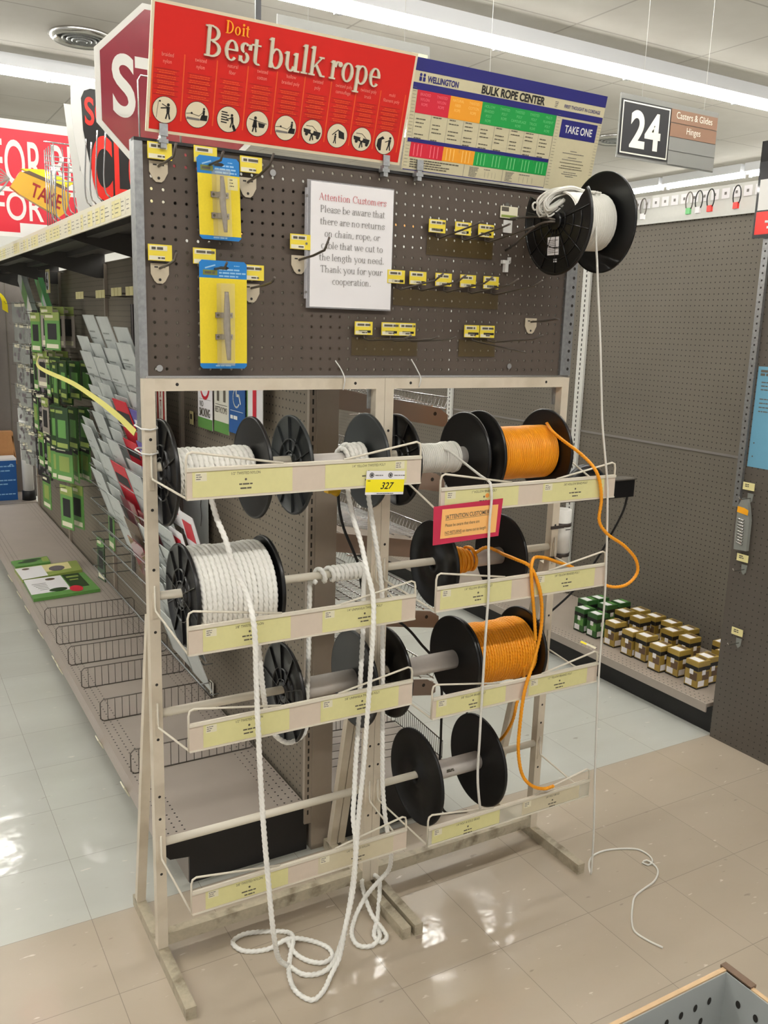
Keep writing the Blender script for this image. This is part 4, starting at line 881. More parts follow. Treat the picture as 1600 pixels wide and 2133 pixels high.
R1b = [[.424,.016,.945],[.413,0,.878],[.403,-.02,.77],[.386,-.05,.654],[.382,-.06,.593],[.367,-.07,.561],[.323,-.08,.553],[.28,-.09,.589],[.258,-.1,.642],[.233,-.13,.728],[.216,-.15,.822],[.214,-.14,.878],[.218,-.12,.906]]
RA = [[.508,-.045,1.255],[.49,-.06,1.235],[.464,-.1,1.192],[.463,-.13,1.133],[.47,-.16,1.074],[.467,-.2,1.014],[.476,-.215,.958],[.474,-.225,.901],[.468,-.228,.77],[.46,-.232,.649],[.452,-.235,.527],[.441,-.238,.415],[.436,-.24,.326],[.426,-.245,.203],[.402,-.255,.117],[.382,-.262,.04],[.355,-.273,.012],[.315,-.308,f6],[.281,-.32,f6],[.259,-.279,f6],[.267,-.217,f6],[.297,-.157,f6],[.324,-.115,.018],[.325,-.073,f6],[.272,-.043,f6],[.218,-.028,f6],[.185,-.043,f6],[.196,-.084,f6],[.252,-.109,f6],[.312,-.115,.02],[.367,-.133,f6],[.395,-.181,f6],[.389,-.211,f6],[.361,-.22,f6],[.329,-.197,f6],[.311,-.154,f6],[.309,-.116,.012]]
RB = [[.555,-.046,1.24],[.54,-.06,1.21],[.531,-.08,1.178],[.527,-.11,1.118],[.537,-.12,1.046],[.555,-.12,.945],[.561,-.12,.843],[.566,-.12,.713],[.567,-.13,.503],[.573,-.13,.377],[.581,-.14,.282],[.589,-.15,.229],[.593,-.15,.19],[.598,-.13,.138],[.58,-.11,.098],[.558,-.095,.06],[.542,-.088,.03],[.507,-.111,f6],[.47,-.167,f6],[.469,-.208,f6],[.499,-.223,f6],[.528,-.21,.012],[.552,-.157,f6],[.602,-.08,.038],[.626,-.032,.045],[.616,0,.042],[.589,-.006,.04],[.563,-.06,.038],[.554,-.124,.012],[.555,-.18,f6],[.548,-.214,f6],[.527,-.224,f6],[.522,-.194,f6],[.541,-.168,.018]]
CB = [[.786,-.03,1.268],[.791,-.042,1.266],[.8,-.1,1.243],[.79,-.19,1.223],[.795,-.226,1.210],[.796,-.2305,1.196],[.799,-.2305,1.168],[.795,-.2325,1.121],[.796,-.2325,1.06],[.806,-.23,.944],[.805,-.23,.802],[.804,-.231,.67],[.801,-.235,.538],[.802,-.235,.414],[.811,-.235,.348],[.822,-.228,.314]]
O1 = [[1.141,-.02,1.325],[1.128,-.06,1.308],[1.129,-.1,1.29],[1.139,-.18,1.254],[1.143,-.225,1.224],[1.156,-.231,1.195],[1.169,-.231,1.141],[1.168,-.231,1.082],[1.199,-.231,1.045],[1.272,-.231,1.001],[1.323,-.231,.953],[1.331,-.231,.918],[1.299,-.231,.889],[1.242,-.23,.886],[1.211,-.21,.896],[1.192,-.17,.914],[1.145,-.16,.938],[1.091,-.17,.958],[1.003,-.2,.99],[.961,-.215,.996],[.942,-.23,.981],[.948,-.23,.926],[.967,-.228,.828],[.977,-.226,.769]]
O2 = [[.900,-.04,.975],[.94,-.035,.985],[.966,-.05,.976],[.952,-.1,.979],[.938,-.17,.984],[.944,-.222,.977],[.965,-.230,.937],[.984,-.23,.881],[.993,-.226,.797],[.976,-.226,.711],[.947,-.232,.637],[.938,-.232,.548],[.941,-.23,.448],[.962,-.232,.375],[.995,-.236,.34],[1.04,-.236,.321],[1.072,-.236,.321]]
O9 = [[1.06,-.088,.63],[1.076,-.07,.561],[1.051,-.08,.521],[1.038,-.08,.463],[1.029,-.06,.411],[1.028,-.03,.373]]
TC = [[1.075,-.23,1.84],[1.078,-.2315,1.80],[1.085,-.232,1.76],[1.096,-.232,1.69],[1.116,-.232,1.573],[1.135,-.231,1.448],[1.151,-.230,1.347],[1.174,-.23,1.244],[1.189,-.229,1.179],[1.194,-.23,1.126],[1.206,-.23,.99],[1.213,-.231,.851],[1.214,-.231,.709],[1.214,-.235,.581],[1.219,-.245,.345],[1.221,-.26,.137],[1.23,-.254,.003],[1.259,-.215,.003],[1.296,-.19,.003],[1.345,-.184,.003],[1.406,-.201,.003],[1.452,-.231,.003],[1.457,-.271,.003],[1.444,-.295,.003],[1.417,-.303,.003],[1.41,-.286,.003],[1.43,-.285,.005],[1.435,-.307,.003],[1.425,-.334,.003],[1.377,-.367,.003],[1.317,-.381,.003],[1.269,-.394,.003],[1.219,-.432,.003],[1.172,-.478,.003],[1.156,-.504,.003],[1.161,-.546,.003],[1.175,-.584,.003]]
RN = 0.0062
def rope_tube(g, pts, r, twist=True, step=0.005): g.tube(spline(pts, step if not twist else 0.0024), r, 15 if twist else 7, 0, 3 if twist else 0, r * 2.2)

# row 1
t = spool(0.042, 0.258, RZ[0] - 0.014, 0.122, 0.028, 'top white twisted nylon rope spool beside the post, its rope hanging down to the floor')
g = G(); coil(g, 0.052, 0.25, 0, RZ[0] - 0.014, 0.048, RN, 3, 2.6, 0.0015); rope_tube(g, [(0.116, -0.052, 1.235)] + R1, RN)
# the same rope wound along the bare rod and hanging in a bight
pts = []; n = 150
for i in range(n + 1):
    f = i / n; a = -2.2 - f * 2 * math.pi * 9.0; xx = 0.565 - 0.1 * min(f * 1.15, 1) - (0.05 * max(0, f - .8) / .2)
    pts.append((xx if f < .8 else 0.473 - (f - .8) / .2 * 0.049, 0.0165 * math.cos(a), RZ[1] + 0.0165 * math.sin(a)))
rope_tube(g, R1[-3:] + pts[::3] + R1b, RN); g.build('rope', 'nylon', t)
t = spool(0.36, 0.566, RZ[0] - 0.013, 0.122, 0.0245, 'spool with bare white core and a short bunch of white twisted rope', m='greypl')
g = G(); coil(g, 0.497, 0.556, 0, RZ[0] - 0.013, 0.033, RN, 3, 4, 0.001); coil(g, 0.55, 0.505, 0, RZ[0] - 0.013, 0.042, RN, 3, 3, 0.001); rope_tube(g, RA, RN * .96); rope_tube(g, RB, RN * .96); g.build('rope', 'nylon', t)
t = spool(0.66, 0.874, RZ[0] - 0.015, 0.12, 0.0265, 'spool with thin white braided cord on a white core, next to the first orange spool')
g = G(); coil(g, 0.67, 0.835, 0, RZ[0] - 0.015, 0.034, 0.003, 0, 14, 0.001); coil(g, 0.80, 0.84, 0, RZ[0] - 0.015, 0.039, 0.003, 0, 14, 0.001); coil(g, 0.84, 0.7, 0, RZ[0] - 0.015, 0.037, 0.003, 0, 14, 0.001); g.tube(spline(CB, .012), 0.0034, 8); g.build('cord', 'poly_white', t)
t = spool(0.925, 1.155, RZ[0] - 0.013, 0.121, 0.028, 'upper orange rope spool, its rope looping out past the tray end', rib=False)
g = G(); coil(g, 0.933, 1.147, 0, RZ[0] - 0.013, 0.07, 0.0032, 0, 10, 0.0006); coil(g, 1.147, 0.933, 0, RZ[0] - 0.013, 0.072, 0.0032, 0, 10, 0.0006); rope_tube(g, O1, 0.0045, True, .008); g.build('rope', 'orange', t)
# row 2
t = spool(0.083, 0.29, RZ[1] - 0.006, 0.1235, 0.028, 'largest and fullest spool of white twisted nylon rope, second row')
g = G(); coil(g, 0.094, 0.281, 0, RZ[1] - 0.006, 0.108, RN, 3, 1.3, 0.001); G_ = g; g.lathe([(0.1, -0.09), (0.1, 0.09)], (0.187, 0, RZ[1] - .006), 'X', 32); g.build('rope', 'nylon', t)
t = spool(0.79, 1.02, RZ[1] - 0.008, 0.121, 0.024, 'almost empty orange rope spool behind the pink edged card', rib=False)
g = G(); coil(g, 0.80, 0.875, 0, RZ[1] - 0.008, 0.028, 0.0045, 3, 10, 0.001); coil(g, 0.865, 0.81, 0, RZ[1] - 0.008, 0.036, 0.0045, 3, 10, 0.002); coil(g, 0.87, 0.915, 0, RZ[1] - 0.008, 0.029, 0.0045, 3, 14, 0.004); rope_tube(g, O2, 0.0047, True, .008); g.build('rope', 'orange', t)
# row 3
t = spool(0.344, 0.549, RZ[2] - 0.008, 0.1315, 0.027, 'empty black spool with bare white core on the white rope side, third row', m='blackpl')
t = spool(0.655, 0.875, RZ[2] - 0.008, 0.125, 0.0265, 'empty spool with bare white core next to the full lower orange spool', rib=False)
t = spool(0.888, 1.117, RZ[2] - 0.006, 0.119, 0.028, 'lower orange rope spool, full and glossy with ridged turns', rib=False)
g = G(); coil(g, 0.898, 1.108, 0, RZ[2] - 0.006, 0.086, 0.0046, 3, 1.4, 0.0016); g.lathe([(0.08, -0.1), (0.08, 0.1)], (1.003, 0, RZ[2] - .006), 'X', 32); rope_tube(g, O9, 0.0046, True, .008); g.build('rope', 'orange', t)
# row 4
t = spool(0.762, 0.98, RZ[3] - 0.006, 0.14, 0.027, 'empty spool with two large smooth black discs in the lowest row', rib=False, m='blackdull')
g = G().frame((0.862, -0.0275, RZ[3] + 0.0)); g.bars(-0.014, 0.014, -0.004, 0.006, 2, 0.0045, 0, 0.0, 1.3); g.build('core_print', 'ink', t)

# spool hanging from the pegboard on two long wires, broken flange
A0 = Vector((1.012, -0.160, 1.853)); A1 = Vector((1.150, -0.165, 1.859)); ax = (A1 - A0).normalized(); ay = Vector((-ax.y, ax.x, 0)).normalized(); az = ax.cross(ay)
t = thing('rope_spool', (1.08, -0.16, 1.725), 'black spool of thin white cord hanging from the pegboard, one disc broken at the top', 'rope spool', 'rope spools on the rack')
AX = (ax, ay, az)
g = G(); g.o = A0; g.U = -ay; g.V = az; g.N = -ax
R = 0.130; out = []
for k in range(0, 41):
    a = math.radians(148 + (392 - 148) * k / 40); out.append((R * math.cos(a), R * math.sin(a)))
out += [(0.088, 0.05), (0.078, 0.036), (0.055, 0.022), (0.03, 0.014), (0.0, 0.02), (-0.02, 0.024), (-0.045, 0.03), (-0.07, 0.045), (-0.09, 0.06)]
g.prism(out, 0, 0.004); g.tube([g.L(p[0] * .99, p[1] * .99, 0.002) for p in out[:41]], 0.0042, 6)
for r in (0.034, 0.065, 0.095):
    a0, a1 = ((150, 390) if r > .04 else (0, 360)); P = [g.L(r * math.cos(math.radians(a)), r * math.sin(math.radians(a)), 0.005) for a in range(a0 + 20 if r > .04 else a0, a1 - 18 if r > .04 else a1 + 1, 8)]; g.tube(P, 0.0015, 5)
for k in range(9):
    a = math.radians(165 + k * 26); g.tube([g.L(0.02 * math.cos(a), 0.02 * math.sin(a), .005), g.L(R * .97 * math.cos(a), R * .97 * math.sin(a), .005)], 0.0014, 5)
g.tube([g.L(0, 0, -.002), g.L(0, 0, 0.012)], 0.021, 20)
g.build('broken_flange', 'blackpl', t)
g = G(); R = 0.1255; g.lathe([(0.01, .003), (R - .004, .003), (R, 0.0), (R, .007), (R - .004, .009), (0.01, .009), (.01, .003)], A1, AX, 56); g.build('flange', 'blackpl', t)
g = G(); g.lathe([(.067, .004), (.068, .132)], A0, AX, 40)
L_ = (A1 - A0).length; pts = []
for k in range(0, 42 * 24): a = 2 * math.pi * k / 24; f = k / (42 * 24); pts.append(A0 + ax * (0.008 + f * (L_ - 0.016)) + (ay * math.cos(a) + az * math.sin(a)) * (0.0685 + .0006 * math.sin(k * .13)))
g.tube(pts, 0.0026, 5)
# bunch of loosened turns falling over the broken edge
random.seed(3)
for k in range(26):
    v = random.uniform(-0.02, 0.016); u = random.uniform(-.008, .008); q = random.uniform(-.006, .008)
    s0 = A0 + ax * (.08 + q * 3) + az * (.070 + u * .4) + ay * (v * .8)
    P = [s0 - ay * .03 - az * .004, s0, A0 + ax * (.03 + q) + az * (.074 + u) + ay * (v + .004), A0 + ax * (-.018 + q) + az * (.062 + u) + ay * (.012 + v), A0 + ax * (-.04 + q * 1.5) + az * (.040 + u) + ay * (.016 + v), A0 + ax * (-.036 + q) + az * (.020 + u * 1.4) + ay * (.012 + v), A0 + ax * (-.016 + q) + az * (.026 + u) + ay * (.008 + v * .7), A0 + ax * .01 + az * (.045 + u) + ay * (v * .6)]
    g.tube(spline(P, .008), 0.0026, 5)
c_ = A0 - ax * .05 + az * .036 + ay * .03; g.tube([c_ + ax * (.008 * math.cos(a)) + az * (.009 * math.sin(a)) for a in [i * .5 for i in range(13)]], .0024, 5)
g.tube(spline(TC, .01), 0.0029, 8); g.build('cord', 'poly_white', t)
g = G(); g.o = A0; g.U = -ay; g.V = az; g.N = -ax
g.lbox(-.032, .012, -.082, -.038, .0045, .0055, 0); g.bars(-.028, .008, -.078, -.044, 8, .0016, 1, .0058, 1.2); g.lbox(-.006, .006, -.1, -.092, .0045, .0055, 0)
g.build('spool_label', ['paper', 'ink'], t)
t = thing('double_hook', (1.02, 0.01, 1.85), 'pair of long dark wire hooks holding the hanging spool by its hub', 'display hook')
G().tube(spline([(0.998, 0.019, 1.872), (0.994, -0.02, 1.871), (0.985, -0.13, 1.862), A0 - ax * .022 + az * .004, A0 + ax * .02], .015), 0.003, 8).build('hook_wire', 'dkmetal', t)
G().tube(spline([(0.99, 0.019, 1.79), (0.985, -0.02, 1.80), (0.98, -0.125, 1.845), A0 - ax * .024 - az * .002, A0 + ax * .02 - az * .004], .015), 0.003, 8).build('hook_wire', 'dkmetal', t)
g = G().frame((0.99, 0.018, 1.855)); g.lbox(-.014, .014, -.02, .012, 0, .003); g.build('hook_plate', 'white', t)

# cable ties
def tie(path, label): G().tube(spline(path, .006), 0.0016, 6).build('cable_tie', 'white', label=label, cat='cable tie', group='cable ties on the rack')
tie([(.49, -.014, 1.425), (.492, -.018, 1.45), (.492, .004, 1.475), (.480, .012, 1.495)], 'clear cable tie at the top rail of the rack, under the notice')
tie([(.71, -.014, 1.43), (.712, -.018, 1.452), (.713, .004, 1.475), (.70, .012, 1.50)], 'clear cable tie at the top rail of the rack, near the middle seam')
for z, l in ((1.345, 'upper'), (1.29, 'lower')):
    G().tube([(-.008, -.0165, z), (.012, -.0175, z - .003), (.028, -.0155, z), (.031, .0, z + .002), (.028, .05, z + .003), (-.0, .054, z + .003), (-.011, .03, z + .003), (-.012, 0, z + .003)], 0.002, 6, closed=True).build('cable_tie', 'white', label=l + ' white cable tie round the outer post and galvanised edge', cat='cable tie', group='cable ties on the rack')

# cardboard-core tube strapped to the far post, heat cutter and cords
t = thing('pvc_tube', (1.262, 0.03, 0.86), 'white plastic tube strapped upright to the outer rack post', 'tube')
G().lathe([(.0245, .0), (.0275, .0), (.0275, .2), (.0245, .2), (.0245, .0)], (1.2625, .022, .858), 'Z', 32).build('tube_wall', 'pvc', t)
g = G().frame((1.2625, -.0058, 1.0)); g.rect(-.008, .012, -.0012, .0012, .0004); g.rect(-.004, .01, -.106, -.104, .0004); g.build('tube_slot', 'screw', t)
for z in (1.008, .915): G().lathe([(.0285, 0), (.0295, 0), (.0295, .011), (.0285, .011)], (1.2625, .022, z), 'Z', 28).box(1.19, 1.24, -.0155, -.0125, z + .001, z + .01).build('band_clamp', 'dkclamp', t)
t = thing('rope_cutter', (1.48, 0.08, 1.06), 'black box and handle of a hot rope cutter sticking out behind the upper tray', 'tool')
G().box(1.47, 1.595, .06, .10, 1.066, 1.122).build('cutter_box', 'blackpl', t)
G().box(1.47, 1.6, .056, .104, 1.122, 1.126).build('cutter_lid', 'steel', t)
G().tube(spline([(1.335, .08, 1.125), (1.36, .08, 1.15), (1.40, .08, 1.16), (1.44, .08, 1.145), (1.475, .08, 1.11)], .01), .02, 12).build('cutter_handle', 'blackpl', t)
G().box(1.41, 1.425, .056, .06, 1.128, 1.14).build('cutter_switch', 'white', t)
G().box(1.245, 1.60, .085, .095, 1.06, 1.066).build('mounting_bar', 'dkclamp', t)
G().tube(spline([[1.588,.08,1.069],[1.599,.1,1.017],[1.605,.15,.924],[1.588,.2,.813],[1.557,.25,.709],[1.499,.3,.619],[1.44,.38,.52],[1.40,.5,.36],[1.38,.62,.1],[1.38,.66,.005]], .015), .004, 7).build('power_cord', 'blackdull', t)
t = thing('extension_cord', (.56, .15, 1.1), 'black extension cord with a yellow plug hanging behind the racks', 'cord')
G().tube(spline([[.566,.15,1.135],[.571,.15,1.088],[.586,.15,1.032],[.616,.15,.967],[.637,.15,.916],[.656,.16,.841],[.695,.17,.775],[.767,.18,.739],[.827,.18,.693],[.882,.18,.63],[.918,.17,.586],[.95,.17,.5],[.98,.2,.3],[1.0,.22,.08],[1.03,.22,.005],[1.1,.2,.005]], .015), .0042, 7).build('cord', 'blackdull', t)
G().tube([(.545, .15, 1.155), (.556, .15, 1.14), (.566, .15, 1.135)], .014, 12).box(.53, .56, .137, .163, 1.135, 1.162).build('plug', 'yellowplug', t)

# ------------------------------------------------------------------ signs and racks on the top shelf
ZS = 1.898
t = thing('octagonal_sign', (0.245, 0.5, ZS), 'shrink-wrapped dark red octagonal sign with white letters standing behind the rope sign', 'sign')
g = G().frame((0.247, 0.5, 2.155)); a_ = 0.2115; oc = [(a_ / math.cos(math.pi / 8) * math.cos(math.radians(22.5 + 45 * k)), a_ / math.cos(math.pi / 8) * math.sin(math.radians(22.5 + 45 * k))) for k in range(8)]
g.prism(oc, -0.002, 0.0); g.poly([(p[0] * .935, p[1] * .935) for p in oc], 0.0008, 1)
g.text('STOP', -0.172, -0.062, 0.205, 0, 0.0014, sx=0.66, bold=0.022)
g.build('sign_face', ['white', 'maroon'], t)
# wire easel in front of it
g = G()
P = [(0.105, 0.35, ZS + .002), (0.105, 0.36, ZS + .25), (0.112, 0.36, ZS + .262), (0.2, 0.36, ZS + .262), (0.208, 0.36, ZS + .25), (0.208, 0.35, ZS + .002)]
g.tube(P, 0.0022, 6).build('wire_easel', 'chrome', label='tall thin wire stand in front of the octagonal sign', cat='wire stand')
t = thing('closed_sign', (0.3, 1.0, ZS), 'black sign with bright red letters and white border behind the octagonal sign', 'sign')
g = G().frame((0.062, 1.0, ZS))
bo = [(0.075, 0.0), (0.065, 0.03), (0.035, 0.12), (0.018, 0.22), (0.012, 0.3), (0.014, 0.37), (0.03, 0.383), (0.46, 0.383), (0.48, 0.37), (0.48, 0.01), (0.47, 0.0)]
g.prism(bo, -0.003, 0, 0); g.poly([(0.108, 0.012), (0.085, 0.06), (0.062, 0.14), (0.045, 0.24), (0.042, 0.33), (0.052, 0.352), (0.07, 0.36), (0.45, 0.36), (0.46, 0.35), (0.46, 0.012)], 0.0006, 1)
g.text('SORRY', 0.05, 0.258, 0.11, 2, 0.0012, sx=0.6, bold=0.02); g.text('CLOSED', 0.064, 0.05, 0.25, 2, 0.0012, sx=0.38, bold=0.03)
g.build('sign_face', ['white', 'blackvinyl', 'brightred'], t)
G().frame((0.045, 1.06, ZS)).prism([(0.05, 0), (0.02, .32), (0.06, .32), (0.1, 0)], -.002, 0).build('blank_sign', 'white', label='narrow white blank sign edge showing beside the black sign', cat='sign')
t = thing('rental_sign', (0.3, 2.5, ZS), 'red sign with big white letters at the far end of the top shelf', 'sign')
g = G().frame((-0.08, 2.5, 1.925)); g.lbox(0, 0.61, 0, 0.5, -0.003, 0, 0)
g.rect(0.0, 0.61, 0.215, 0.46, 0.0006, 1); g.rect(0.0, 0.61, 0.02, 0.195, 0.0006, 1)
g.text('FOR RENT', 0.10, 0.225, 0.275, 0, 0.0012, sx=0.42, bold=0.004); g.text('FOR', 0.10, 0.075, 0.17, 0, 0.0012, sx=0.66, bold=0.008); g.rect(0.21, 0.52, 0.015, 0.062, 0.0012, 0)
g.build('sign_face', ['white', 'crimson'], t)
# wire literature rack and sign stands
def wires(t, paths, r=0.002, m='chrome', name='wire', n=5):
    g = G()
    for p in paths: g.tube(p, r, n)
    return g.build(name, m, t)
t = thing('wire_rack', (0.2, 1.75, ZS), 'chrome wire literature rack on the top shelf with a yellow packet in it', 'wire rack')
x0, x1, y0, y1, zt = 0.13, 0.34, 1.62, 1.80, ZS + 0.33
wires(t, [[(x0, y1, zt), (x1, y1, zt), (x1, y0, zt - .03), (x0, y0, zt - .03), (x0, y1, zt)]] + [[(x0, y1 - .03 * k / 5, zt - .05 - k * .018), (x1, y1 - .03 * k / 5, zt - .05 - k * .018)] for k in range(6)], 0.0024, name='rim_wires')
wires(t, [[(x0 + (x1 - x0) * k / 6, y0, ZS + .003), (x0 + (x1 - x0) * k / 6, y0 + .02, zt - .04)] for k in range(7)] + [[(x0, y1 - (y1 - y0) * k / 4, ZS + .003), (x0, y1 - (y1 - y0) * k / 4, zt - .03)] for k in range(5)], 0.002, name='upright_wires')
t = thing('wire_rack', (0.16, 1.3, ZS), 'row of curved upright chrome wires of a sign stand on the top shelf edge', 'wire rack')
wires(t, [spline([(0.21, y, ZS + .02), (0.14, y, ZS + .004), (0.112, y, ZS + .03), (0.108, y - .03, ZS + .19 + .02 * (k % 2))], .02) for k, y in enumerate((0.75, 0.85, 0.93, 1.0, 1.08, 1.17, 1.27, 1.36, 1.5, 1.58))] + [[(0.2, 0.74, ZS + .022), (0.2, 1.6, ZS + .022)]], 0.0024, name='curved_wires')
t = thing('plastic_packet', (0.15, 1.95, ZS), 'crumpled yellow plastic packet reading TAKE in the wire rack', 'packet')
g = G().frame((0.02, 1.95, 2.07), Vector((1, 0, -0.38)), Vector((0.3, 0, 1)))
g.prism([(0, 0.0), (.04, -.012), (.2, -.03), (.22, .0), (.22, .075), (.1, .085), (.02, .07)], -.02, .015, 0); g.text('TAKE', 0.075, 0.0, 0.075, 1, 0.0158, sx=0.66, bold=0.02); g.prism([(.02, .082), (.2, .09), (.22, .12), (.1, .118)], -.01, .012, 2)
g.poly([(.03, .072), (.2, .08), (.2, .092), (.05, .088)], .0162, 3)
g.build('packet_film', [mat('amber_film', (216, 168, 44), .25, coat=.5), 'dkred_ink', 'strap_b', 'brown_box'], t)
g = G(); random.seed(5)
for k in range(9): a = Vector((0.02, 1.95, 2.10)); g.tube(spline([a, a + Vector((-.03 - .01 * (k % 3), -.01, .03 - .012 * k)), a + Vector((-.07, -.012, .04 - .016 * k))], .01), .003, 5)
g.build('packet_tail', 'clearpack', t)

# ------------------------------------------------------------------ goods on the left side of the divider
XW = 0.552
def hangcard(y, z, w, h, x, m, label, group, cat='packet', deco=None, hook=True, tilt=0.0, name='hanging_packet', stack=1):
    """card hanging on a prong, facing the aisle (-x); z is its top"""
    if stack > 1:
        for q in range(1, stack): hangcard(y, z, w, h, x + q * .055, m, label, group, cat, deco, False, tilt, name)
    t = thing(name, (x, y, z - h), label, cat, group); tw = 0.0 if name != 'hanging_packet' else random.uniform(.0, .42)
    g = G().frame((x, y, z), Vector((math.sin(tw), -math.cos(tw), 0)), Vector((0, tilt, 1)))
    g.lbox(-w / 2, w / 2, -h, 0, -0.004, 0.0, 0)
    if deco: deco(g, w, h)
    g.build('card', m, t)
    if hook: G().tube([(XW, y, z - .012), (x - .05, y, z - .008), (x - .055, y, z + .006)], .0016, 5).build('prong', 'dkmetal', t)
    return t
def dgreen(g, w, h):
    g.rect(-w * .5, w * .5, -h * .22, 0, .0006, 1); g.rect(-w * .3, w * .3, -h * .72, -h * .3, .0007, 2); g.rect(-w * .4, w * .4, -h * .95, -h * .84, .0008, 3); g.rect(-w * .42, w * .1, -h * .15, -h * .08, .0009, 3)
def dclear(g, w, h): g.rect(-w * .3, w * .3, -h * .22, -h * .04, .0006, 1); [g.disc(random.uniform(-w * .35, w * .35), random.uniform(-h * .9, -h * .3), h * .12, .0006 + q * .0002, 2, 8) for q in range(4)]
random.seed(11)
for r, z in enumerate((1.61, 1.36, 1.12, 0.90, 0.69)):
    for c, y in enumerate((3.66, 3.48, 3.30, 3.12, 2.94, 2.76, 2.58)):
        if (r, c) in ((0, 6), (3, 5), (4, 0), (4, 1), (4, 3), (4, 6), (4, 5), (2, 2), (3, 0), (0, 5), (1, 6), (2, 6), (3, 6), (0, 3)): continue
        w = random.uniform(.11, .16); h = random.uniform(.19, .24); k = random.choice((0, 0, 1, 2, 3))
        if r in (1, 2) and c in (3, 4, 5): ms = ['dkgreen', 'dkgreen', 'green', 'ygreen']; lab = 'dark green hanging packet on the long divider'
        elif k == 2: ms = ['green', 'kick', 'ygreen', 'tagwhite']; lab = 'bright green and black hanging packet on the long divider'
        elif k == 3: ms = ['beige', 'ygreen', 'kick', 'tagwhite']; lab = 'beige and green hanging packet on the long divider'
        else: ms = ['green', 'ygreen', 'kick', 'tagwhite']; lab = 'light green hanging packet on the long divider'
        hangcard(y, z + random.uniform(-.02, .02), w, h, random.uniform(.31, .36), ms, lab, 'green packets hanging on the divider', deco=dgreen, stack=random.choice((1, 2, 3)))
for r, z in enumerate((1.66, 1.52, 1.38, 1.24, 1.10, 0.96, 0.82, 0.68)):
    for c, y in enumerate((4.80, 4.67, 4.48, 4.29, 4.10, 3.91)):
        if random.random() < .1: continue
        w = random.uniform(.12, .17); h = random.uniform(.11, .14)
        dk = (c >= 4 and r > 1)
        hangcard(y, z, w, h, random.uniform(.39, .43), ['kick' if dk else 'clearpack', 'tagwhite', 'zinc'], ('black backed' if dk else 'clear') + ' small hanging pack at the far end of the divider', 'small packs at the far end of the divider', deco=dclear, stack=2)
for k, (y, z, ms) in enumerate(((2.2, 0.72, ['green', 'ygreen', 'kick', 'tagwhite']), (2.45, .5, ['dkgreen', 'green', 'kick', 'tagwhite']))):
    hangcard(y, z, .1, .22, .42, ms, ('light green packet hanging low beside the card rack', 'dark green packet hanging lowest on the divider')[k], None, deco=dgreen)
t = hangcard(3.70, 1.845, 0.115, 0.135, 0.44, ['strip2', 'paper', 'paper', 'paper'], 'pale card with a black number 6 hanging under the top shelf', None, 'number card', name='number_card')
g = G().frame((0.439, 3.70, 1.71), Vector((0, -1, 0))); g.rect(-.05, .05, .02, .12, .0008, 1); g.text('6', -.042, .022, .14, 0, .0016, sx=1.0, bold=.03); g.build('numeral', ['black_ink', 'paper'], t)
# long pale cartons hanging at a slant
for k, (y0, z0, y1, z1, w, lb) in enumerate(((4.35, 1.84, 3.66, 1.43, .055, 'long pale grey carton hanging at a slant among the green packets'), (4.05, 1.85, 3.52, 1.5, .04, 'slimmer long green and white carton hanging behind the pale one'))):
    t = thing('long_carton', (.4, (y0 + y1) / 2, z1), lb, 'carton')
    V = Vector((0, y0 - y1, z0 - z1)); L_ = V.length; g = G().frame((.37 + k * .05, y1, z1), Vector((0, -(z0 - z1), (y0 - y1))), V)
    g.lbox(-w, w, 0, L_, -.03, 0, 0); g.rect(-w, w, L_ * .55, L_ * .8, .0008, 1); g.rect(-w * .2, w, 0, L_ * .5, .0008, 2); g.build('carton', ['sleevegrey', 'green', 'offwhite'][::1] if k == 0 else ['pale_grn', 'green', 'sleevegrey'], t)
# dark strips near the card rack
for k, y in enumerate((2.02, 1.9, 1.78)):
    g = G().box(.50, .505, y - .022, y + .022, 1.30, 1.64); g.box(.497, .4995, y - .022, y - .008, 1.30, 1.64, 1)
    g.build('hinge_strip', ['blackdull', 'zinc'], label='long black and grey strip hanging above the card rack, ' + ('farthest from the end post', 'middle one', 'nearest the end post')[k], cat='hardware strip', group='long black strips above the card rack')
for k, (y, z) in enumerate(((2.7, 1.665), (2.25, 1.665), (1.95, 1.67), (1.7, 1.67))):
    g = G().frame((.42, y, z), Vector((0, -1, 0))); 
    for j in range(3): g.lbox(-.09 + j * .062, -.036 + j * .062, 0, .035, 0, .002, 0)
    for j in range(3): g.tube([(XW, y + .06 - j * .06, z + .01), (.42, y + .06 - j * .06, z + .012)], .0016, 5, 1)
    g.build('tag_strip', ['strip2', 'dkmetal'], label='small pale yellow price tags on prongs above the ' + ('green packets', 'gap in the packets', 'black strips', 'card rack')[k], cat='price tag', group='pale price tags under the top shelf')

# tiered wire rack of sign cards
t0 = thing('card_rack', (0.48, 1.5, 0.34), 'tiered grey wire rack full of sign cards against the divider', 'wire rack')
NZ = 13
def zk(k): return 0.34 + k * 0.085
def ynear(k): return 0.78 + 0.76 * k / (NZ - 1)
def yfar(k): return min(2.32, 1.32 + (zk(k) - .38) * 3.0)
gw = G()
for k in range(NZ):
    z = zk(k); x = 0.40; y0 = ynear(k) - .04
    for dz, dx in ((0.0, 0.0), (0.045, -0.035)): gw.tube([(x + dx + .03, y0, z + dz), (x + dx, y0, z + dz), (x + dx, 2.36, z + dz), (XW, 2.36, z + dz)], 0.0024, 5)
    y = y0
    while y < 2.37: gw.tube([(x, y, z), (x - .035, y, z + .045)], 0.002, 5); y += .263
gw.build('tier_wires', 'galv', t0)
for y in (1.95, 2.3): G().box(.535, .55, y - .008, y + .008, .34, 1.42).build('rack_spine', 'galv', t0)
random.seed(21)
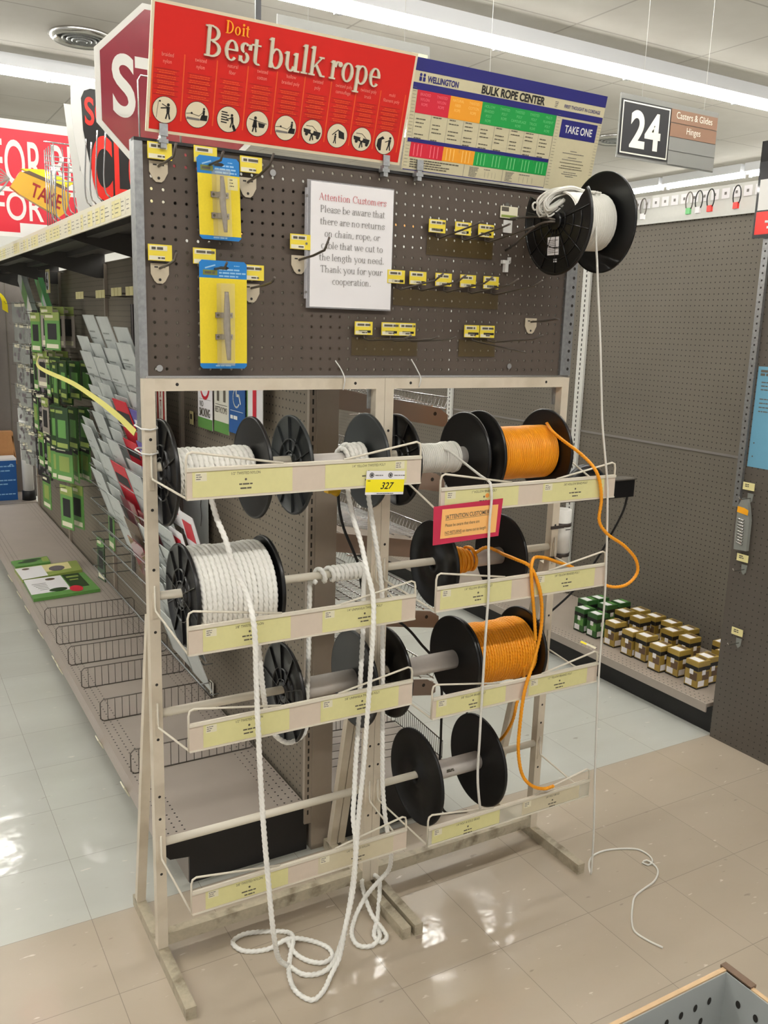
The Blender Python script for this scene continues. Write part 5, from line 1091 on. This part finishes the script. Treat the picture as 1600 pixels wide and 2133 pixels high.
def signcard(y, k, w, h, label, group, ms, deco=None):
    z = zk(k) + .004
    g = G().frame((.415 - random.uniform(0, .012), y, z), Vector((0, -1, 0)), Vector((-.34, random.uniform(-.05, .05), 1)))
    g.lbox(-w / 2, w / 2, 0, h, -0.003, 0.0, 0)
    if deco: deco(g, w, h)
    g.build('sign_card', ms, label=label, cat='sign card', group=group)
for k in range(NZ):
    y = ynear(k) + .07; c = 0
    while y < yfar(k):
        w = random.uniform(.20, .235); h = random.uniform(.17, .26)
        if 1.45 < y < 1.75 and k in (5, 7, 8): signcard(y, k, w, h, 'red and black sign card half-way up the tiered rack', 'red sign cards in the tiered rack', ['crimson', 'kick'], lambda g, w, h: g.rect(-w * .45, w * .45, h * .6, h * .8, .0008, 1))
        elif 1.3 < y < 1.62 and k in (1, 2, 3, 4): signcard(y, k, w, h, 'dark red sign card low in the tiered rack', 'dark red sign cards in the tiered rack', ['brown_box' if k % 2 else 'maroon', 'paper'])
        elif 1.2 < y < 1.45 and k in (6, 7, 8): signcard(y, k, w, h, 'blue-violet striped sign card beside the rack post', 'blue-violet sign cards in the tiered rack', ['purple', 'paper'], lambda g, w, h: [g.rect(-w * .4, w * .4, h * a, h * (a + .12), .0008, 1) for a in (.2, .45, .7)])
        else: signcard(y, k, w, h, 'pale grey sign card in the tiered rack', 'grey sign cards in the tiered rack', ['sleevegrey', 'cardedge'], lambda g, w, h: [g.rect(-w * .5, -w * .46, 0, h, .0008, 1), g.bars(-w * .35, w * .3, h * .5, h * .75, 2, .006, 1, .0008)])
        y += .245; c += 1
# signs seen through the rack opening
def flatsign(y, z0, w, h, label, ms, deco, x=0.545, name='hanging_sign'):
    g = G().frame((x, y, z0), Vector((0, -1, 0))); g.lbox(-w / 2, w / 2, 0, h, -.002, 0, 0); deco(g, w, h); return g.build(name, ms, label=label, cat='sign')
def d1(g, w, h):
    g.rect(-w * .38, -w * .22, .01, h - .01, .0006, 1); g.rect(w * .22, w * .38, .01, h - .01, .0006, 1)
    for k, c in enumerate('GNITXE'): g.text(c, 0, .02 + k * .034, .034, 2, .001, 'CENTER', .9, .02)
flatsign(1.325, 1.14, .13, .26, 'white vertical sign with red stripes and letters EXTING seen through the rack', ['offwhite', 'dkred_ink', 'dkred_ink'], d1, .42)
def d2(g, w, h):
    g.rect(-w / 2, w / 2, 0, h * .2, .0006, 1); g.disc(0, h * .82, w * .34, .0007, 2, 20); g.disc(0, h * .82, w * .26, .0008, 0, 20); g.stroke([(-w * .22, h * .88), (w * .22, h * .76)], .012, .001, 2); g.rect(-w * .4, w * .4, h * .55, h * .555, .0008, 3); g.text('NO', -w * .38, h * .41, .03, 3, .001, sx=.9); g.text('SMOKING', -w * .4, h * .23, .042, 3, .001, sx=.62, bold=.02)
flatsign(1.10, 1.20, .155, .19, 'NO SMOKING sign card with green lower edge seen through the rack', ['paper', 'green', 'crimson', 'ink'], d2, .515)
def d3(g, w, h): g.rect(-w / 2, w / 2, 0, h * .2, .0006, 1); g.stroke([(-w * .22, h * .6), (-w * .22, h * .95)], .022, .0008, 2); g.stroke([(w * .22, h * .6), (w * .22, h * .95)], .022, .0008, 2); g.disc(-w * .22, h * .98, .013, .0008, 2, 10); g.rect(-w * .4, w * .4, h * .5, h * .51, .0008, 2); g.text('RESTROOMS', -w * .43, h * .36, .03, 2, .001, sx=.7)
flatsign(0.93, 1.205, .145, .19, 'restroom pictogram sign card between the no smoking and wheelchair signs', ['offwhite', 'green', 'ink'], d3, .515)
def d4(g, w, h):
    g.disc(-.004, h * .93, .011, .0008, 1, 10); g.stroke([(-.004, h * .88), (-.002, h * .72), (.022, h * .72), (.034, h * .58)], .009, .0008, 1)
    for a in range(10): th = math.radians(120 + a * 20); th2 = math.radians(140 + a * 20); g.stroke([(-.002 + .03 * math.cos(th), h * .67 + .03 * math.sin(th)), (-.002 + .03 * math.cos(th2), h * .67 + .03 * math.sin(th2))], .006, .0008, 1)
    g.rect(-w * .4, w * .4, h * .42, h * .43, .0008, 1); g.bars(-w * .4, w * .4, h * .24, h * .36, 1, .012, 1)
flatsign(0.775, 1.22, .145, .175, 'blue wheelchair symbol sign seen through the rack', ['royal', 'white'], d4, .512)
def d5(g, w, h): g.rect(-w / 2, -w * .44, 0, h, .0006, 1); g.stroke([(0, h * .3), (0, h * .9)], .03, .0008, 2); g.disc(0, h * .93, .02, .0008, 2, 10)
flatsign(0.62, 1.24, .13, .17, 'white sign with a red symbol, nearest the end post', ['paper', 'green', 'crimson'], d5, .512)
g = G().frame((.54, 1.33, 1.19), Vector((0, -1, 0))); g.lbox(-.02, .02, 0, .05, 0, .002, 0); g.rect(-.012, .012, .02, .04, .003, 1); g.build('price_tag', ['strip2', 'ink'], label='small yellow price tag beside the vertical red letter sign', cat='price tag')
g = G().box(.528, .53, 1.12, 1.42, .74, 1.0); g.frame((.5275, 1.2, .8), Vector((0, -1, 0))); g.stroke([(0, .02), (.01, .06), (0, .1), (.012, .14)], .008, .0006, 1); g.build('sign_card', ['sleevegrey', 'grey_ink'], label='large pale blank sign card with faint script under the first tray', cat='sign card')
for k, (y, z) in enumerate(((1.06, .86), (.86, .80), (.98, .72))):
    g = G().frame((.40, y, z), Vector((0, -1, 0)), Vector((-.25, .1, 1))); g.lbox(-.08, .08, 0, .15, -.002, 0, 0); g.rect(-.06, .04, .05, .12, .0008, 1)
    g.build('sign_card', ['paper', 'crimson'], label=('white and red sign card fanned out highest beside the big white spool', 'white and red sign card nearest the big white spool', 'white and red sign card lowest of the fanned three')[k], cat='sign card', group='fanned red and white sign cards')
g = G().frame((.543, 1.14, .155), Vector((0, -1, 0))); g.lbox(-.02, .02, 0, .055, 0, .002); g.build('paper_tag', 'offwhite', label='small white tag stuck low on the divider by the shelf', cat='price tag')
# yellow strap slung along the aisle side
G_ = G(); P = spline([(.16, 2.35, 1.40), (.10, 2.0, 1.374), (.095, 1.2, 1.352), (.06, .5, 1.325), (.018, .13, 1.318)], .05); vs = []
for i, p in enumerate(P): w = .003 + .004 * min(1, i / 14); vs += [p + Vector((0, 0, w)), p - Vector((.006, 0, w))]
G_.add(vs, [(2 * i, 2 * i + 1, 2 * i + 3, 2 * i + 2) for i in range(len(P) - 1)]); G_.add([v + Vector((.0012, 0, 0)) for v in vs], [(2 * i + 2, 2 * i + 3, 2 * i + 1, 2 * i) for i in range(len(P) - 1)])
G_.build('plastic_strap', 'strap', label='pale yellow plastic strap slung from the far packets to the rack post', cat='strap')

# far end unit across the aisle
t = thing('end_shelving', (-.2, 5.5, 0), 'dark shelving unit closing the far end of the aisle, black kickplate', 'shelf')
G().box(-3.0, .55, 5.24, 5.72, .128, .146).build('shelf_deck', 'beige', t); G().box(-3.0, .55, 5.27, 5.29, 0, .128).build('kickplate', 'kick', t)
g = G().box(-3.0, .62, 5.72, 5.76, .1, 1.92); g.build('back_panel', mat('dark_taupe_panel', (98, 92, 86), .45, noise=.04), t)
for x in (.455, -.75): G().box(x, x + .006, 5.714, 5.72, .15, 1.92).build('panel_joint', 'ink', t)
g = G().frame((.38, 5.239, .06)); g.lbox(-.06, .06, .03, .075, 0, .002); g.bars(-.02, .05, .04, .05, 1, .006, 1, .003); g.build('shelf_tag', ['paper', 'ink'], label='white label on the black kickplate at the far end', cat='price tag')
t = thing('blue_carton', (.3, 5.45, .146), 'blue carton with white printing on the far shelf', 'carton')
g = G().box(.1, .425, 5.38, 5.55, .147, .475, 0); g.box(.098, .428, 5.378, 5.552, .462, .478, 1); g.frame((.1, 5.378, .147))
for k, (a, tx) in enumerate(((.26, ''), (.225, ''), (.15, ''), (.12, ''), (.04, ''))): g.bars(.12, .31, a, a + .02, 1, .009, 2, .0008, 1.1)
g.stroke([(.27, .27), (.285, .285), (.3, .28)], .008, .001, 2); g.build('carton', ['royal', 'paper', 'pale_blue'], t)
t = thing('cardboard_box', (.35, 5.62, .146), 'open brown cardboard box behind the blue carton', 'box')
g = G().box(.2, .44, 5.58, 5.7, .147, .66); g.frame((.44, 5.58, .5)); g.prism([(0, .12), (.02, -.1), (.014, -.1), (-.012, .14)], -.1, 0); g.build('box_body', 'cardboard', t)
t = thing('mailing_tube', (.5, 5.36, .146), 'tall white tube with a black base standing at the far shelf corner', 'tube')
G().tube([(.505, 5.36, .19), (.498, 5.36, .87)], .042, 20).build('tube_body', 'white', t); G().lathe([(.001, 0), (.052, 0), (.05, .07), (.044, .075), (.001, .075)], (.505, 5.36, .147), 'Z', 20).build('tube_foot', 'blackdull', t)
g = G(); P = spline([(.30, 5.45, 1.78), (.38, 5.45, 1.74), (.415, 5.45, 1.68), (.42, 5.45, 1.6)], .02); vs = []
for p in P: vs += [p + Vector((-.02, 0, .012)), p + Vector((.02, 0, -.012))]
g.add(vs, [(2 * i, 2 * i + 1, 2 * i + 3, 2 * i + 2) for i in range(len(P) - 1)]); g.tube([(.28, 5.46, 1.79), (.28, 5.71, 1.80)], .003, 5, 1); g.tube([P[0], (.28, 5.46, 1.79)], .003, 5, 1)
g.build('hanging_strap', ['strap_b', 'chrome'], label='bright yellow strap hanging on a hook at the far end panel', cat='strap')

# ------------------------------------------------------------------ wire shelves on the other side of the divider
for k, zt in enumerate((1.405, 1.205, 0.99, 0.765, 0.535)):
    t = thing('wire_shelf', (.83, .9, zt - .09), 'tilted chrome wire shelf on beige brackets, %s behind the racks' % ('topmost', 'second from the top', 'middle one', 'fourth from the top', 'lowest')[k], 'wire shelf', 'chrome wire shelves behind the racks')
    dz = -.075
    def zx(x): return zt + (x - .67) / .32 * dz
    for y in (.262, 1.475):
        g = G().frame((0, y, 0)); g.prism([(.612, zt - .055), (.612, zt + .002), (.96, zx(.96) + .008), (.992, zx(.99) - .006), (.992, zx(.99) - .034), (.975, zx(.99) - .042)], -.0015, .0015); g.box(.66, .985, y, y + .012, zx(.985) + .0, zx(.985) + .0015)
        g.disc(.945, zx(.945) - .012, .006, .0022, 1, 10); g.build('bracket', ['brace', 'screw'], t)
    ws = [[(x, .27, zx(x) + .010), (x, 1.47, zx(x) + .010)] for x in (.64, .7, .76, .82, .88, .94, .99)] + [[(.995, .27, zx(.99) + .045), (.995, 1.47, zx(.99) + .045)]]
    wires(t, ws, .0025, name='long_wires')
    wires(t, [[(.63, y, zx(.63) + .013), (.985, y, zx(.985) + .013), (.996, y, zx(.99) + .045)] for y in [.27 + i * .02 for i in range(61)]], .0012, name='cross_wires', n=4)
for k, y in enumerate((1.55, 2.75)):
    t = thing('wire_shelf', (.83, y + .6, 1.1), 'chrome wire shelf farther along the divider, ' + ('next bay', 'farthest bay')[k], 'wire shelf', 'chrome wire shelves behind the racks')
    wires(t, [[(x, y, z), (x, y + 1.15, z)] for x in (.66, .76, .86, .96) for z in (1.32, .9, .5)] + [[(.64, y + .03 * i, z), (.98, y + .03 * i, z)] for i in range(38) for z in (1.32, .9, .5)], .0016, name='grid_wires', n=4)
t = thing('wire_basket', (.95, .45, .147), 'dark wire basket front standing on the base shelf behind the racks', 'wire basket')
wires(t, [[(.7, .66, .29), (1.065, .62, .24), (1.065, .31, .215)], [(.7, .66, .16), (1.065, .62, .155), (1.065, .31, .155)]], .0022, 'dkmetal', 'rim_wires')
wires(t, [[(1.065, .31 + .31 * i / 24, .155), (1.065, .31 + .31 * i / 24, .215 + .025 * i / 24)] for i in range(25)] + [[(.7 + .365 * i / 22, .66 - .04 * i / 22, .158), (.7 + .365 * i / 22, .66 - .04 * i / 22, .29 - .05 * i / 22)] for i in range(23)] + [[(.7, .66 - j * .05, .16), (1.065, .62 - j * .05, .158)] for j in range(6)], .0013, 'dkmetal', 'grid_wires', 4)

# ------------------------------------------------------------------ bare shelving run at the right
XR = 2.80
t = thing('pegboard_wall', (XR, 3, .12), 'tall bare grey pegboard back of the right-hand shelving run', 'pegboard')
G().box(XR, XR + .02, .22, 6.1, .13, 2.105).build('board', 'peg_right', t)
G().box(XR - .012, XR + .022, .22, 6.1, 2.098, 2.122).build('cap_rail', 'wallpaint', t)
G().box(XR - .004, XR + .001, .22, 6.1, 1.052, 1.062).build('board_seam', 'grey_ink', t)
G().box(XR + .03, XR + .04, .2, 6.1, 2.0, 2.236).build('header_board', 'wallpaint', label='pale header panel above the bare pegboard', cat='panel')
for k, y in enumerate((1.655, 2.875, 4.095)):
    t = thing('slotted_upright', (XR - .01, y, .15), 'grey slotted upright on the bare pegboard, ' + ('the one behind the hanging cord', 'second one, seen over the upper orange spool', 'farthest one')[k], 'shelf upright', 'uprights on the bare pegboard')
    G().box(XR - .014, XR - .001, y - .028, y + .028, .15, 2.09).build('post', 'wallpaint', t)
    g = G().frame((XR - .0145, y, 0), Vector((0, -1, 0)))
    for i in range(76): g.rect(-.004, .004, .16 + i * .0254, .174 + i * .0254, .0, 0)
    g.build('slot', 'screw', t)
t = thing('base_shelf', (2.55, 3, 0), 'beige base shelf of the bare run with cartons on it and black kickplate', 'shelf')
G().box(2.298, XR, .235, 6.1, .118, .134).build('shelf_deck', 'peg_shelf2', t); G().box(2.292, 2.298, .235, 6.1, .098, .135).build('front_lip', 'beige', t)
G().box(2.335, 2.345, .235, 6.1, 0, .118).box(2.335, XR, .225, .235, 0, .1).build('kickplate', 'kick', t)
g = G().frame((2.2915, .95, .098), Vector((0, -1, 0)), Vector((.7, 0, .7))); g.lbox(-.05, .05, .012, .055, .004, .006, 0); g.rect(-.05, -.01, .014, .053, .0065, 1); g.bars(0, .045, .02, .05, 2, .006, 2, .0066)
g.build('price_tag', ['tagwhite', 'tagyellow', 'ink'], label='yellow and white price tag on the lip of the bare base shelf', cat='price tag')
# white tags and key-ring wire loops along the header
def htag(y, label):
    g = G().frame((XR + .0295, y, 2.178), Vector((0, -1, 0))); g.lbox(-.021, .021, 0, .044, 0, .002, 0); g.rect(-.006, .006, .016, .028, .003, 1); g.build('header_tag', ['paper', 'grey_ink'], label=label, cat='tag', group='white tags along the header panel')
y = .62; n = 0
while y < 1.75: htag(y, 'small square white tag in the row along the pale header panel'); y += .058; n += 1
for k, (y, c) in enumerate(((.76, 'brightred'), (.90, 'brightred'), (.965, 'paper'), (1.02, 'pale_grn'), (1.30, 'paper'), (1.36, 'green'), (1.42, 'pale_grn'), (1.6, 'paper'))):
    t = thing('wire_loop', (XR - .01, y, 2.123), 'black key cable loop standing on the cap rail, ' + ('nearest the red sign', 'with a red tag', 'beside the one with a red tag', 'green tagged, of the nearer bunch', 'white tagged, of the farther bunch', 'dark green tagged, of the farther bunch', 'green tagged, of the farther bunch', 'half hidden by the hanging spool')[k], 'cable loop', 'cable loops on the cap rail')
    G().tube([(XR - .01, y - .007 - .014 * math.sin(a) ** .7 if False else y - .020 * math.cos(a), 2.178 + .042 * math.sin(a)) for a in [-.9 + i * (math.pi + 1.8) / 16 for i in range(17)]], .0028, 6).build('loop', 'blackdull' if k in (0, 1, 2) else 'dkmetal', t)
    G().box(XR - .016, XR - .004, y - .012, y + .012, 2.123, 2.15, 0).build('loop_tag', c, t)

# light bulb cartons on the base shelf
def bulb_carton(cx, cy, z, label, green=False, first=[None, None]):
    i = 1 if green else 0
    if first[i] is None:
        w, d, h = .072, .066, .118; t = thing('bulb_carton', (cx, cy, z), label, 'carton', 'light bulb cartons on the bare base shelf'); WP[t.name] = Vector((cx, cy, z))
        g = G().box(cx - w / 2, cx + w / 2, cy - d / 2, cy + d / 2, z, z + h, 0)
        for o_, U, ww in (((cx - w / 2, cy, z), (0, -1, 0), d), ((cx, cy - d / 2, z), (1, 0, 0), w)):
            g.frame(o_, U); g.rect(-ww / 2, ww / 2, h * .66, h * .82, .0006, 1); g.rect(-ww * .42, ww * .1, h * .08, h * .3, .0006, 2); g.rect(-ww * .1, ww * .45, h * .3, h * .6, .0006, 3); g.rect(-ww * .5, ww * .5, 0, h * .05, .0006, 1); g.rect(-ww * .15, ww * .15, h * .5, h * .68, .0009, 2)
        g.frame((cx, cy, z + h), (1, 0, 0), (0, 1, 0)); g.rect(-w * .4, w * .1, -d * .4, d * .4, .0006, 2); g.rect(w * .2, w * .42, -d * .3, d * .3, .0006, 3)
        g.build('carton', ['carton_grn', 'kick', 'paper', 'green'] if green else ['gold', 'kick', 'paper', 'brown_box'], t); first[i] = t; return
    clone(first[i], Vector((cx, cy, z)) - WP[first[i].name], label=label)
front = [(2.44, .90), (2.425, .775), (2.435, .70), (2.40, .585), (2.43, .51), (2.405, .385), (2.48, .40)]
nmf = ['farthest of the front row', 'second along the front row', 'third along the front row', 'fourth along the front row', 'fifth along the front row', 'nearest of all, standing at the front', 'behind the nearest one']
for (x, y), l in zip(front, nmf): bulb_carton(x, y, .135, 'gold and brown light bulb carton, ' + l)
k = 0
for y in (1.0, .9, .8, .7, .6, .5, .4):
    for x in (2.60, 2.685):
        if (x, y) in ((2.60, .8), (2.60, .5), (2.685, .6)): k += 1; continue
        bulb_carton(x, y - (x - 2.6) * .2, .135, 'gold light bulb carton, back rows, %s, %s' % (['farthest pair', 'second pair', 'third pair', 'fourth pair', 'fifth pair', 'sixth pair', 'nearest pair'][k // 2], ('front one', 'one against the board')[k % 2])); k += 1
for (x, y), l in zip(((2.45, 1.12), (2.45, 1.03), (2.56, 1.22), (2.64, 1.22), (2.60, 1.12), (2.69, 1.12)), ('at the front end', 'at the front beside the gold ones', 'in the back pair farthest along', 'farthest back against the board', 'in the middle of the group', 'against the board next to gold ones')):
    bulb_carton(x, y, .135, 'green light bulb carton ' + l, True)

# near end panel at the right edge
t = thing('end_pegboard', (2.34, -.6, 0), 'dark brown pegboard end panel at the edge of the picture', 'pegboard')
G().box(2.309, 2.36, -1.6, .215, 0.0, 2.25).build('board', 'peg_near', t)
g = G().box(2.296, 2.315, .195, .222, .95, 2.0); t_ = g.build('edge_post', 'galv', t, label='galvanised slotted edge strip')
g = G().frame((2.2955, .208, 0), Vector((0, -1, 0)))
for i in range(40): g.disc(0, .97 + i * .0254, .004, 0.0, 0, 8)
g.build('edge_slot', 'screw', t_)
t = thing('store_sign', (2.28, 0, 1.92), 'black, white and red sign panel at the top corner of the picture', 'sign')
g = G().frame((2.285, .262, 1.93), Vector((0, -1, 0)), Vector((0, .0, 1))); g.lbox(0, .6, 0, .33, -.004, 0, 0); g.rect(.008, .6, .012, .09, .0006, 1); g.rect(.01, .6, .095, .2, .0006, 2); g.rect(0, .6, .2, .26, .0006, 3); g.stroke([(.05, .055), (.12, .05), (.2, .06)], .008, .001, 2); g.stroke([(.06, .035), (.12, .03)], .008, .001, 2); g.text('S', .052, .13, .05, 0, .001)
g.build('sign_face', ['blackvinyl', 'brightred', 'white', 'dark_panel'], t)
t = thing('blue_poster', (2.305, 0, 1.1), 'pale blue poster with small dark print on the near end panel', 'poster')
g = G().frame((2.3075, .187, 1.108), Vector((0, -1, -.0)), Vector((0, 0, 1))); g.lbox(0, .3, 0, .37, -.001, 0, 0); g.bars(.012, .06, .335, .36, 2, .009, 1, .0006, 1.5); g.bars(.02, .2, .28, .32, 3, .004, 1); g.bars(.02, .2, .2, .26, 4, .004, 1); g.disc(.018, .09, .003, .001, 1, 8); g.disc(.018, .04, .003, .001, 1, 8)
g.build('poster_sheet', ['poster', 'ink'], t)
def nearhook(y, z, label, tagw=.05, bag=False):
    t = thing('peg_hook', (2.305, y, z), label, 'display hook', 'peg hooks on the near end panel')
    G().tube([(2.309, y - .01, z - .045), (2.25, y - .01, z - .045), (2.24, y - .01, z - .035)], .002, 6).build('wire', 'steel', t)
    g = G().frame((2.308, y - .005, z), Vector((0, -1, 0)), Vector((0, 0, 1))); g.lbox(-tagw / 2, tagw / 2, -.014, .014, .012, .014, 0); g.bars(-tagw * .3, tagw * .3, -.004, .01, 2, .004, 1, .0146); g.build('price_tag', ['strip2', 'ink'], t)
    g = G().frame((2.3085, y - .008, z - .045)); g.U = Vector((0, -1, 0)); g.N = Vector((-1, 0, 0)); g.prism([(-.012, .018), (.012, .018), (.01, -.01), (0, -.022), (-.01, -.01)], 0, .003); g.build('hook_plate', 'clearpack', t)
nearhook(.165, 1.036, 'peg hook with a yellow tag above the bag of screws'); nearhook(.155, .762, 'peg hook with a yellow tag just under the bag of screws'); nearhook(.14, .472, 'lowest peg hook with a yellow tag on the near end panel'); nearhook(.03, 1.27, 'peg hook with a yellow tag over the blue poster')
t = thing('screw_bag', (2.29, .15, .79), 'clear hanging bag of bright metal screws with a gold label', 'packet')
g = G().frame((2.287, .16, .79), Vector((0, -1, 0)), Vector((0, .05, 1))); g.prism([(-.026, 0), (.03, .004), (.034, .12), (.026, .17), (.016, .2), (-.004, .2), (-.018, .17), (-.024, .1)], -.012, .004); g.build('bag', 'clearpack', t)
g = G().frame((2.2865, .16, .79), Vector((0, -1, 0)), Vector((0, .05, 1)))
for i in range(9): g.tube([g.L(-.013, .03 + i * .0115, .006), g.L(.014, .026 + i * .0115, .007)], .0038, 8)
g.build('screw_row', 'steel', t)
g = G().frame((2.2865, .16, .79), Vector((0, -1, 0)), Vector((0, .05, 1))); g.poly([(-.02, .145), (.028, .14), (.03, .16), (.01, .166), (-.018, .168)], .006); g.build('bag_label', 'gold_print', t)

# ------------------------------------------------------------------ aisle signs
t = thing('aisle_sign', (2.81, 1.2, 2.364), 'hanging grey aisle sign with a big white 24 and two brown slats', 'sign')
g = G().frame((2.492, 1.2, 2.362)); g.lbox(0, .642, 0, .272, -.006, 0, 0); g.build('sign_frame', 'grey_sign', t)
g = G().frame((2.492, 1.2, 2.362)); g.lbox(.006, .318, .014, .248, .0, .004, 0); g.rect(.012, .312, .02, .242, .0045, 1); g.rect(.018, .306, .026, .236, .0048, 0)
g.text('24', .162, .055, .215, 1, .0055, 'CENTER', .9, .03); g.build('number_plate', ['dark_panel', 'offwhite'], t)
for k, (tx, m) in enumerate((('Casters & Glides', 'brown_sign'), ('Hinges', 'brown_sign'), ('', 'grey_sign'), ('', 'grey_sign'))):
    g = G().frame((2.492, 1.2, 2.362)); v = .19 - k * .0615; g.lbox(.322, .636, v, v + .058, 0, .003, 0)
    if tx: g.text(tx, .478, v + .02, .042, 1, .0036, 'CENTER', .86)
    g.build('slat', [m, 'offwhite'], t)
for x in (2.62, 3.03): G().tube([(x, 1.2, 2.634), (x, 1.2, 3.6)], .0011, 5).build('hanging_string', 'white', t)
t = thing('aisle_sign', (1.0, 1.2, 2.3), 'grey back edge of another hanging aisle sign mostly hidden behind the red sign', 'sign')
g = G().frame((.83, 1.2, 2.375)); g.lbox(0, .642, 0, .272, -.006, 0, 0); g.rect(.56, .632, .02, .24, .001, 1); g.build('sign_frame', ['grey_sign', 'board_cream'], t)
for x in (.95, 1.356): G().tube([(x, 1.2, 2.647), (x, 1.2, 3.6)], .0011, 5).build('hanging_string', 'white', t)
G().box(.745, .765, 1.19, 1.2, 2.6, 3.6).build('hanging_rod', 'dark_panel', label='dark rod hanging from the ceiling behind the red sign', cat='rod')
G().tube([(1.8, 1.25, 2.3), (1.8, 1.25, 3.6)], .0011, 5).build('hanging_string', 'white', label='thin white string hanging from the ceiling between the chart and the strip lights', cat='string')
# far wall fittings glimpsed between the signs
g = G().frame((3.6, 9.98, 2.3)); g.lbox(0, 3.4, 0, 1.0, -.01, 0, 0); g.rect(0.1, 1.2, .1, .5, .001, 1); g.rect(1.4, 2.3, .1, .5, .001, 2); g.rect(1.3, 3.3, .6, .9, .001, 1)
g.text('MARK', 2.6, .2, .4, 2, .002, bold=.02); g.build('wall_display', ['wallpaint', 'peach', 'offwhite'], label='pale display boards on the far wall glimpsed between the two header signs', cat='display board')

# ------------------------------------------------------------------ metal bin in the near corner
BX, BY, BZ = 0.70, -1.105, 0.5
t = thing('metal_bin', (BX - .25, BY - .3, 0), 'open perforated grey metal bin with a worn tan rim in the bottom corner', 'bin')
W_, D_ = .5, .55
def perf(name, o_, U, V, uw, vh, holes):
    g = G().frame(o_, U, V); g.lbox(0, uw, 0, vh, -.003, 0, 0)
    for (a, b) in holes: g.disc(a, b, .005, .0006, 1, 12, .0075)
    return g.build(name, ['bin_in', 'screw'], t)
hs = [(W_ - .04 - .035 * i - (.017 if j % 2 else 0), BZ - .045 - .034 * j) for i in range(12) for j in range(12)]
perf('back_wall', (BX - W_, BY - .002, 0), (1, 0, 0), (0, 0, 1), W_, BZ - .003, hs)
hs = [(.03 + .035 * i + (.017 if j % 2 else 0), BZ - .045 - .034 * j) for i in range(13) for j in range(12)]
perf('side_wall', (BX - .002, BY - .002, 0), (0, -1, 0), (0, 0, 1), D_, BZ - .003, hs)
G().box(BX - W_, BX, BY - D_, BY, 0.0, .004).build('bin_floor', 'bin_in', t)
g = G().box(BX - W_ - .01, BX - W_, BY - D_, BY, 0, BZ - .003).box(BX - W_, BX, BY - D_ - .01, BY - D_, 0, BZ - .003); g.build('outer_wall', 'bin_in', t)
g = G().box(BX - W_ - .01, BX + .006, BY, BY + .008, BZ - .012, BZ).box(BX, BX + .008, BY - D_, BY + .006, BZ - .012, BZ - .001); g.build('rim', 'bin_rim', t)
g = G().box(BX + .0, BX + .014, BY - .05, BY + .013, BZ - .004, BZ + .002); g.build('rim_chip', 'brown_box', t, label='dark chipped corner of the rim')
